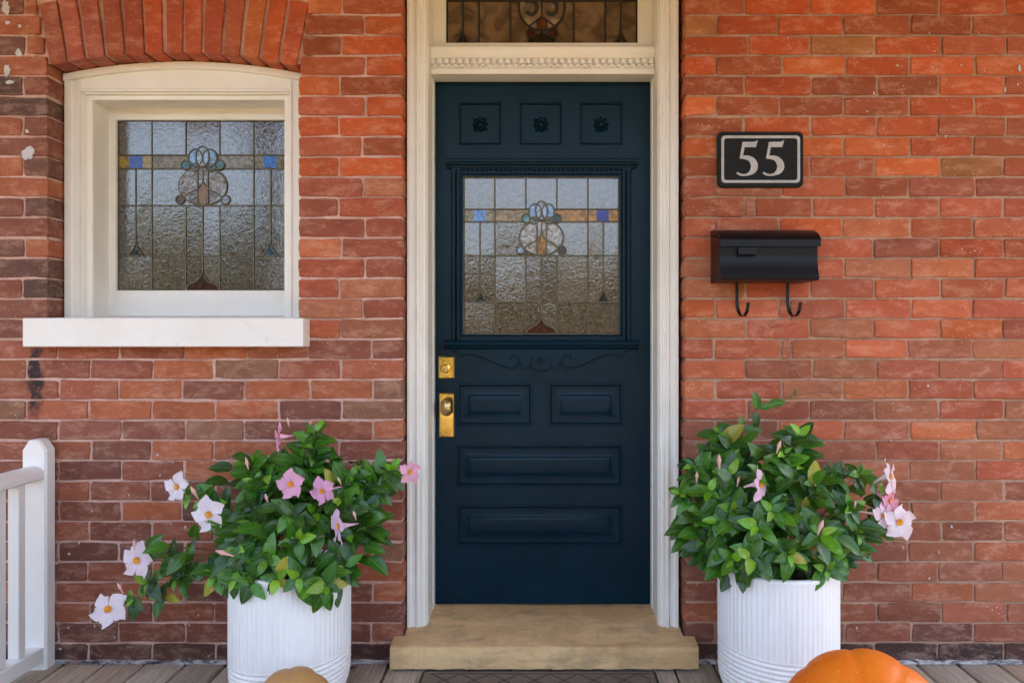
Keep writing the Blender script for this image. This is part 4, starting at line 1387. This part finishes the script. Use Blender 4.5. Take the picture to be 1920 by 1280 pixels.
class Foliage:
    """Leaves too deep in the plant to be told apart, gathered into one mesh."""
    def __init__(s): s.v = []; s.f = []; s.uv = []
    def leaf(s, pos, axis, normal, size, rr):
        me = rr.choice(LEAVES)
        M = Matrix.Translation(Vector(pos)) @ basis(axis, normal).to_4x4() @ Matrix.Diagonal((size, size, size, 1))
        n = len(s.v)
        s.v += [tuple(M @ q.co) for q in me.vertices]
        s.f += [tuple(i + n for i in p.vertices) for p in me.polygons]
        s.uv += [(q.co.x, q.co.y) for q in me.vertices]
    def build(s, plant):
        m = MB(); m.v = s.v; m.f = s.f
        o = m.build('foliage', M_leafj, plant, smooth=True, kind='stuff')
        uv = o.data.uv_layers.new(name='UVMap')
        for lp in o.data.loops: uv.data[lp.index].uv = s.uv[lp.vertex_index]
        return o

def rosette(plant, pos, axis, n, size, rr, young=2):
    """A whorl of leaves at a shoot tip: big ones splayed outside, small pale ones at the heart."""
    axis = axis.normalized()
    ref = Vector((0, 0, 1)) if abs(axis.z) < 0.85 else Vector((1, 0, 0))
    s1 = axis.cross(ref).normalized(); s2 = s1.cross(axis).normalized()
    a0_ = rr.uniform(0, 6.28)
    for k in range(n):
        pair, side = divmod(k, 2)
        a = a0_ + pair * math.pi / 2 + side * math.pi + rr.uniform(-0.35, 0.35)
        lvl = pair / max(1, (n - 1) // 2)
        spread = R(84 - 38 * lvl + rr.uniform(-12, 12))
        rad = s1 * math.cos(a) + s2 * math.sin(a)
        d = axis * math.cos(spread) + rad * math.sin(spread)
        d = (d + Vector((0, 0, -0.16))).normalized()
        nm = (axis * math.sin(spread) - rad * math.cos(spread))
        nm = (nm + Vector((rr.uniform(-.25, .25), -0.5, 0.40)))
        sz = size * (1.0 - 0.45 * lvl) * rr.uniform(0.70, 1.22)
        put_leaf(plant, Vector(pos) - axis * 0.022 * (1 - lvl) + rad * 0.003, d, nm, sz, rr, young=(lvl > 0.7 and k >= n - young) or rr.random() < 0.04)

def bez(p0, p1, p2, n=10):
    return [p0 * (1 - t) ** 2 + p1 * 2 * t * (1 - t) + p2 * t * t for t in [k / n for k in range(n + 1)]]

def stem(plant, path, r0, r1, color=(0.10, 0.085, 0.03, 1)):
    n = len(path)
    m = MB(); m.tube(path, [r0 + (r1 - r0) * k / (n - 1) for k in range(n)], 6)
    return m.build('stem', M_stem, plant, smooth=True, color=color)

def petal_mesh():
    nu, nv = 6, 3
    v = []; fs = []
    for i in range(nu + 1):
        t = i / nu
        wl_ = 0.07 + 0.40 * math.sin(math.pi * min(1.0, t * 0.60 + 0.04)) ** 1.1
        if t > 0.68: wl_ *= 1 - ((t - 0.68) / 0.32) ** 1.4 * 0.98
        sh = 0.10 * t * t + 0.26 * t ** 4
        for j in range(-nv, nv + 1):
            s_ = j / nv
            x = s_ * wl_ + sh
            y = 0.14 + 0.88 * t - 0.16 * s_ * t
            z = 0.13 * math.sin(t * 2.4) - 0.16 * t * t + 0.05 * s_ * s_ - 0.07 * s_ * t
            v.append((x, y, z))
    k = 2 * nv + 1
    for i in range(nu):
        for j in range(2 * nv):
            a = i * k + j
            fs.append((a, a + 1, a + k + 1, a + k))
    me = bpy.data.meshes.new('petal')
    me.from_pydata(v, [], fs)
    me.polygons.foreach_set('use_smooth', [True] * len(me.polygons))
    me.materials.append(M_petal)
    return me
PETAL = petal_mesh()

def flower(plant, pos, face, size, color, rr, tail=None, roll=0.0, close=0.0):
    """A five-petalled trumpet; size = radius over the petals, tail = where the tube runs to."""
    face = Vector(face).normalized()
    pos = Vector(pos)
    k = size / 0.055
    if tail is None: tail = pos - face * 0.06 * k + Vector((0.004, 0.012, -0.008))
    mid = pos - face * 0.028 * k
    path = bez(pos - face * 0.002, mid, Vector(tail), 7)
    m = MB(); m.tube(path, [0.0125 * k, 0.0115 * k, 0.0098 * k, 0.0075 * k, 0.0055 * k, 0.0042 * k, 0.0034 * k, 0.0028 * k], 12, caps=False)
    fo = m.build('flower', M_tint, plant, smooth=True, color=(color[0] * 0.95, color[1] * 0.95, color[2] * 0.86, 1))
    B = basis(Vector((face.z, 0.0, -face.x)) if abs(face.y) > 0.5 else Vector((0, 0, 1)), face).to_4x4()
    # B: columns x,y,z with z ~ face
    z = face
    yv = Vector((0, 0, 1)) - z * z.z
    if yv.length < 1e-3: yv = Vector((0, 1, 0))
    yv.normalize(); xv = yv.cross(z)
    B = Matrix((xv, yv, z)).transposed().to_4x4()
    for q in range(5):
        a = roll + q * 2 * math.pi / 5 + rr.uniform(-0.10, 0.10)
        o = bpy.data.objects.new('petal', PETAL)
        col.objects.link(o); o.parent = fo
        kk = rr.uniform(0.93, 1.04)
        o.color = (color[0] * kk, color[1] * kk, color[2] * kk, 1)
        tiltm = Matrix.Rotation(close + rr.uniform(-0.16, 0.16), 4, 'X')
        sz = size * rr.uniform(0.93, 1.07)
        o.matrix_basis = Matrix.Translation(pos - W[plant.name]) @ B @ Matrix.Rotation(a, 4, 'Z') @ tiltm @ Matrix.Diagonal((sz, sz, sz, 1))
    # yellow throat
    m = MB()
    tri = []
    for (rd, h) in ((0.0125, 0.0075), (0.0105, 0.005), (0.0065, -0.004), (0.003, -0.010)):
        for s_ in range(14):
            a = 2 * math.pi * s_ / 14
            tri.append(pos + xv * math.cos(a) * rd * k + yv * math.sin(a) * rd * k + z * h * k)
    fs = []
    for j in range(3):
        for s_ in range(14): fs.append((j * 14 + s_, j * 14 + (s_ + 1) % 14, j * 14 + 14 + (s_ + 1) % 14, j * 14 + 14 + s_))
    fs.append(tuple(range(42, 56)))
    m.add(tri, fs); m.build('throat', M_tint, fo, smooth=True, color=(0.80, 0.38, 0.03, 1))
    return fo

def bud(plant, pos, d, L_, color, rr):
    d = Vector(d).normalized(); pos = Vector(pos); L_ *= 0.8
    m = MB(); m.tube([pos + d * L_ * t for t in (0, .2, .45, .6, .8, 1)], [L_ * q for q in (0.05, 0.06, 0.10, 0.15, 0.09, 0.01)], 8)
    return m.build('bud', M_tint, plant, smooth=True, color=color)

WHT, PAL, PNK, LIL, HOT = (0.84, 0.77, 0.82), (0.85, 0.68, 0.75), (0.82, 0.42, 0.60), (0.74, 0.50, 0.68), (0.82, 0.33, 0.50)

def build_plant(key, name, label, clusters, flowers, buds, fills, seed):
    rr = random.Random(seed)
    base = PLANT[key]
    plant = thing(name, base, label, 'plant', 'pink flowering plants beside the door')
    count = 0
    fol = Foliage()
    for (px, py, Y, n, size) in clusters:
        p = P(px, py, Y)
        out = p - (base + Vector((0, 0.05, 0.10)))
        ax = out.normalized() * 0.7 + Vector((rr.uniform(-.25, .25), -1.05, 0.38))
        rosette(plant, p, ax, n + 1, size, rr)
        count += n + 1
        mid = base.lerp(p, 0.5) + Vector((0, 0.02, 0.06 + 0.1 * max(0, (base.z + 0.15 - p.z))))
        start = base + Vector((rr.uniform(-.07, .07), rr.uniform(-.05, .06), -0.01))
        path = bez(start, mid, p, 12)
        stem(plant, path, 0.0034, 0.0016, rr.choice([(0.09, 0.055, 0.03, 1), (0.10, 0.12, 0.03, 1), (0.13, 0.16, 0.04, 1)]))
        # leaf pairs along the outer part of the shoot
        L_ = (p - start).length
        npair = int(L_ / 0.06)
        for q in range(1, npair + 1):
            if count > 292: break
            t = 1 - q * 0.044 / max(L_, 0.05)
            if t < 0.45: break
            idx = t * 12; i0 = min(11, int(idx))
            pos = path[i0].lerp(path[i0 + 1], idx - i0)
            tg = (path[i0 + 1] - path[i0]).normalized()
            sd = tg.cross(Vector((rr.uniform(-.6, .6), -1, rr.uniform(-.2, .6)))).normalized()
            for sgn in (1, -1):
                d = sd * sgn + tg * 0.45 + Vector((0, -0.35, -0.10))
                put_leaf(plant, pos, d, Vector((rr.uniform(-.3, .3), -0.75, 0.6)), size * rr.uniform(0.95, 1.2), rr)
                count += 1
    for (cx, cy, w_, h_, Y, nfill, size) in fills:
        for k in range(nfill):
            a = rr.uniform(0, 6.283); q = math.sqrt(rr.random())
            px, py = cx + math.cos(a) * q * w_ / 2, cy + math.sin(a) * q * h_ / 2
            p = P(px, py, Y + rr.uniform(-0.05, 0.05))
            d = Vector((math.cos(a) * q + rr.uniform(-.6, .6), -0.45 + rr.uniform(-.3, .3), -math.sin(a) * q * 0.6 + rr.uniform(-.75, .35)))
            fol.leaf(p, d, Vector((rr.uniform(-.5, .5), -0.8, 0.7)), size * rr.uniform(0.85, 1.15), rr)
    fol.build(plant)
    for f in flowers:
        flower(plant, P(f[0], f[1], f[2]), f[3], f[4], f[5], rr, P(*f[6]) if f[6] else None, f[7], f[8] if len(f) > 8 else 0.0)
    for b in buds:
        bud(plant, P(b[0], b[1], b[2]), b[3], b[4], b[5], rr)
    return plant

LS = 0.077
pinkbud = (0.72, 0.38, 0.34, 1)
left_clusters = [(590, 808, -.22, 7, LS * 0.9), (588, 838, -.22, 7, LS), (596, 868, -.20, 6, LS), (468, 868, -.24, 7, LS), (500, 890, -.26, 6, LS), (478, 905, -.28, 6, LS),
    (735, 880, -.24, 8, LS), (712, 900, -.22, 6, LS), (660, 892, -.25, 7, LS), (688, 935, -.22, 6, LS), (640, 935, -.28, 6, LS),
    (560, 1012, -.42, 8, LS * 1.08), (612, 1096, -.46, 8, LS * 1.05), (470, 1092, -.43, 6, LS), (446, 1028, -.36, 7, LS), (405, 1080, -.34, 7, LS), (545, 962, -.34, 6, LS * 1.05),
    (692, 968, -.30, 7, LS), (470, 985, -.30, 5, LS), (385, 940, -.26, 6, LS * 0.95), (352, 925, -.24, 5, LS * 0.9),
    (276, 1092, -.30, 7, LS), (300, 1118, -.30, 4, LS), (262, 1030, -.27, 5, LS * 0.9), (345, 1055, -.28, 6, LS), (318, 1048, -.27, 4, LS),
    (440, 1085, -.42, 6, LS), (500, 1050, -.40, 6, LS), (520, 1085, -.44, 5, LS), (668, 1010, -.36, 6, LS), (590, 960, -.32, 5, LS), (645, 1062, -.38, 6, LS), (560, 1082, -.46, 5, LS), (250, 1122, -.31, 5, LS * 0.85), (330, 1085, -.30, 4, LS)]
left_flowers = [(333, 912, -.27, (-.35, -.85, .1), .044, WHT, (352, 935, -.22), 0.2), (392, 964, -.37, (-.12, -1, .05), .048, WHT, None, 0.5),
    (258, 1050, -.31, (-.15, -.95, .15), .050, (0.85, 0.73, 0.79), None, 0.1), (203, 1142, -.33, (.1, -.85, .42), .048, WHT, (240, 1120, -.29), 0.75),
    (546, 907, -.38, (-.1, -1, .15), .041, PNK, None, 0.3), (605, 920, -.36, (-.3, -.9, .0), .037, (0.80, 0.40, 0.62), (640, 912, -.30), 0.6),
    (636, 986, -.42, (-.85, -.5, .0), .048, LIL, (672, 981, -.38), 0.2), (524, 818, -.26, (-.97, -.22, .05), .042, PNK, (550, 816, -.24), 0.1),
    (768, 884, -.28, (.65, -.75, .0), .034, (0.82, 0.42, 0.55), (748, 881, -.26), 0.1)]
left_buds = [(438, 1042, -.40, (-1, -.1, .35), .07, pinkbud), (466, 880, -.31, (-.2, -.1, 1), .05, pinkbud), (503, 945, -.36, (-.2, -.2, 1), .045, pinkbud), (542, 800, -.24, (-.2, 0, 1), .04, pinkbud),
    (668, 975, -.41, (-.25, -.2, 1), .04, pinkbud), (372, 935, -.30, (-.45, -.3, 1), .06, pinkbud), (231, 1112, -.31, (-.4, -.2, 1), .05, pinkbud), (640, 908, -.33, (-.4, -.3, 1), .035, (0.7, 0.5, 0.25, 1)), (252, 1030, -.32, (-.05, 0, 1), .04, pinkbud)]
left_fills = [(560, 1010, 300, 190, -.33, 90, LS), (560, 1010, 280, 180, -.25, 60, LS), (590, 910, 250, 130, -.20, 46, LS), (395, 1045, 190, 90, -.28, 32, LS * 0.95), (480, 900, 110, 80, -.22, 14, LS)]
build_plant('L', 'flowering_plant', 'trailing flowering plant left of the door with white and pink trumpet flowers', left_clusters, left_flowers, left_buds, left_fills, 31)

right_clusters = [(1348, 812, -.22, 7, LS), (1340, 858, -.24, 6, LS), (1500, 815, -.22, 8, LS), (1470, 850, -.26, 7, LS), (1300, 872, -.26, 6, LS), (1275, 925, -.26, 7, LS * 0.92),
    (1330, 920, -.34, 7, LS), (1370, 890, -.32, 7, LS * 1.1), (1300, 985, -.32, 7, LS), (1322, 1020, -.34, 6, LS), (1430, 880, -.24, 6, LS), (1375, 955, -.38, 6, LS), (1370, 848, -.22, 5, LS),
    (1448, 958, -.42, 8, LS), (1408, 1045, -.46, 8, LS * 1.05), (1540, 1000, -.44, 8, LS * 1.08), (1480, 1040, -.46, 7, LS * 1.05), (1525, 905, -.30, 6, LS), (1570, 895, -.26, 6, LS), (1612, 888, -.24, 7, LS),
    (1650, 925, -.25, 5, LS * 0.9), (1595, 950, -.36, 7, LS), (1610, 1000, -.34, 7, LS), (1640, 985, -.28, 5, LS), (1560, 1050, -.40, 6, LS), (1510, 960, -.36, 6, LS), (1420, 985, -.44, 6, LS), (1345, 975, -.38, 6, LS), (1500, 870, -.24, 5, LS), (1580, 1040, -.34, 5, LS), (1550, 1068, -.42, 5, LS), (1375, 1050, -.42, 5, LS)]
right_flowers = [(1424, 908, -.43, (.75, -.62, .05), .046, LIL, (1395, 913, -.40), 0.3), (1668, 893, -.30, (.8, -.55, .12), .048, (0.84, 0.70, 0.76), (1638, 906, -.26), 0.15),
    (1668, 937, -.30, (.65, -.7, -.1), .040, HOT, (1640, 922, -.26), 0.4), (1655, 966, -.33, (.55, -.75, .0), .042, PAL, (1606, 957, -.30), 0.2), (1685, 978, -.34, (.15, -.98, .05), .049, (0.85, 0.76, 0.80), (1650, 962, -.30), 0.05)]
right_buds = [(1456, 850, -.34, (.25, -.2, 1), .055, pinkbud), (1533, 1002, -.50, (.3, -.2, 1), .06, pinkbud), (1602, 952, -.41, (.1, -.2, 1), .03, pinkbud), (1306, 906, -.31, (.02, -.1, 1), .05, pinkbud), (1349, 880, -.36, (-.05, -.1, 1), .06, pinkbud), (1528, 910, -.36, (.4, 0, 1), .05, pinkbud), (1382, 912, -.36, (.2, 0, 1), .04, pinkbud)]
right_fills = [(1450, 985, 340, 190, -.34, 100, LS), (1450, 980, 360, 190, -.24, 70, LS), (1410, 885, 240, 130, -.20, 44, LS), (1585, 950, 130, 130, -.22, 24, LS)]
pr_ = build_plant('R', 'flowering_plant', 'dense leafy flowering plant right of the door with pale pink trumpets at one side', right_clusters, right_flowers, right_buds, right_fills, 77)
# the long thin shoot that climbs above the right plant
rr = random.Random(5)
Y = -0.16
sh = [P(x, y, Y) for x, y in ((1390, 830), (1392, 800), (1403, 785), (1418, 768), (1440, 757), (1462, 748), (1490, 740), (1530, 735), (1575, 735), (1615, 741), (1660, 743))]
stem(pr_, sh, 0.0024, 0.0007, (0.12, 0.085, 0.04, 1))
for (x, y, dx, dz, sz) in ((1420, 766, -.25, 1, .062), (1424, 764, .35, .1, .048), (1417, 772, .0, -1, .062), (1440, 757, 1, .12, .060), (1393, 802, -.85, .1, .046), (1393, 804, 1, .0, .066), (1390, 800, -.1, 1, .036), (1489, 742, .1, 1, .022), (1484, 741, -.05, -.8, .014)):
    put_leaf(pr_, P(x, y, Y), Vector((dx, -0.2, dz)), Vector((rr.uniform(-.2, .2), -1, 0.25)), sz, rr)

# ------------------------------------------------------------------ pumpkins
def pumpkin(name, c, rx, rz, lobes, depth, mat, label, axis_tilt, cat):
    root = thing(name, (c[0], c[1], 0), label, cat)
    seg = lobes * 10; nst = 30
    m = MB(); v = []; fs = []
    T = Matrix.Rotation(axis_tilt[0], 4, 'X') @ Matrix.Rotation(axis_tilt[1], 4, 'Y')
    for i in range(nst + 1):
        t = math.pi * i / nst
        for k in range(seg):
            a = 2 * math.pi * k / seg
            g_ = 1 - depth * (1 - abs(math.cos(lobes * a / 2)) ** 0.6) * math.sin(t) ** 0.6 + 0.012 * mnoise.noise(Vector((math.cos(a) * 2, math.sin(a) * 2, t * 1.5)))
            dent = 1 - 0.20 * math.exp(-((t) / 0.30) ** 2) - 0.12 * math.exp(-((math.pi - t) / 0.3) ** 2)
            p = Vector((rx * math.sin(t) ** 0.92 * math.cos(a) * g_, rx * math.sin(t) ** 0.92 * math.sin(a) * g_, rz * math.cos(t) * dent * g_))
            p = T @ p + Vector(c)
            v.append(tuple(p))
    for i in range(nst):
        for k in range(seg):
            k2 = (k + 1) % seg
            fs.append((i * seg + k, i * seg + k2, (i + 1) * seg + k2, (i + 1) * seg + k))
    m.add(v, fs)
    zmin = min(p[2] for p in m.v)
    m.v = [(x, y, z - zmin + 0.001) for x, y, z in m.v]
    m.build('body', mat, root, smooth=True)
    tip = T @ Vector((0, 0, rz * 0.78)) + Vector(c) - Vector((0, 0, zmin - 0.001))
    d = (T @ Vector((0, 0, 1)) - Vector((0, 0, 0))).normalized()
    m = MB(); m.tube([tip, tip + d * 0.02, tip + d * 0.04 + Vector((0.006, 0, 0)), tip + d * 0.06 + Vector((0.014, 0, 0.004))], [0.02, 0.013, 0.011, 0.014], 8)
    m.build('stem', M_stem, root, smooth=True, color=(0.16, 0.13, 0.06, 1))
    return root
pumpkin('pumpkin', (PX(1621, -0.90), -0.90, 0.15), 0.198, 0.160, 10, 0.034, M_pump, 'large smooth orange pumpkin in front of the right planter', (R(62), R(-14)), 'pumpkin')
pumpkin('squash', (PX(549, -0.59), -0.59, 0.11), 0.112, 0.100, 9, 0.05, M_gourd, 'small tan squash in front of the left planter', (R(70), R(10)), 'squash')

# ------------------------------------------------------------------ across the street (seen only as reflections in the glass)
rt = random.Random(9)
m = MB()
for (tx, ty, th, tr) in ((-13, -27, 9.5, 3.6), (-6.5, -29, 7.0, 3.0), (5.5, -28, 8.5, 3.4), (11, -26, 7.5, 3.2), (-0.5, -31, 7.0, 3.2), (3.0, -27, 5.0, 2.2), (-3.4, -27, 4.6, 2.0), (18, -29, 10, 4), (-21, -28, 10, 4)):
    for k in range(420):
        a, b = rt.uniform(0, 6.283), math.acos(rt.uniform(-1, 1))
        q = tr * rt.random() ** 0.4
        c = Vector((tx + q * math.sin(b) * math.cos(a), ty + q * math.sin(b) * math.sin(a), th * 0.36 - 0.6 + q * math.cos(b) * 0.85))
        d1 = Vector((rt.gauss(0, 1), rt.gauss(0, 1), rt.gauss(0, 1))).normalized() * 0.42
        d2 = d1.cross(Vector((rt.gauss(0, 1), rt.gauss(0, 1), rt.gauss(0, 1)))).normalized() * 0.36
        m.add([c - d1 - d2, c + d1 - d2, c + d1 + d2, c - d1 + d2], [(0, 1, 2, 3)])
tag(m.build('distant_trees', M_farleaf), 'dark green trees across the street', 'trees', kind='stuff')
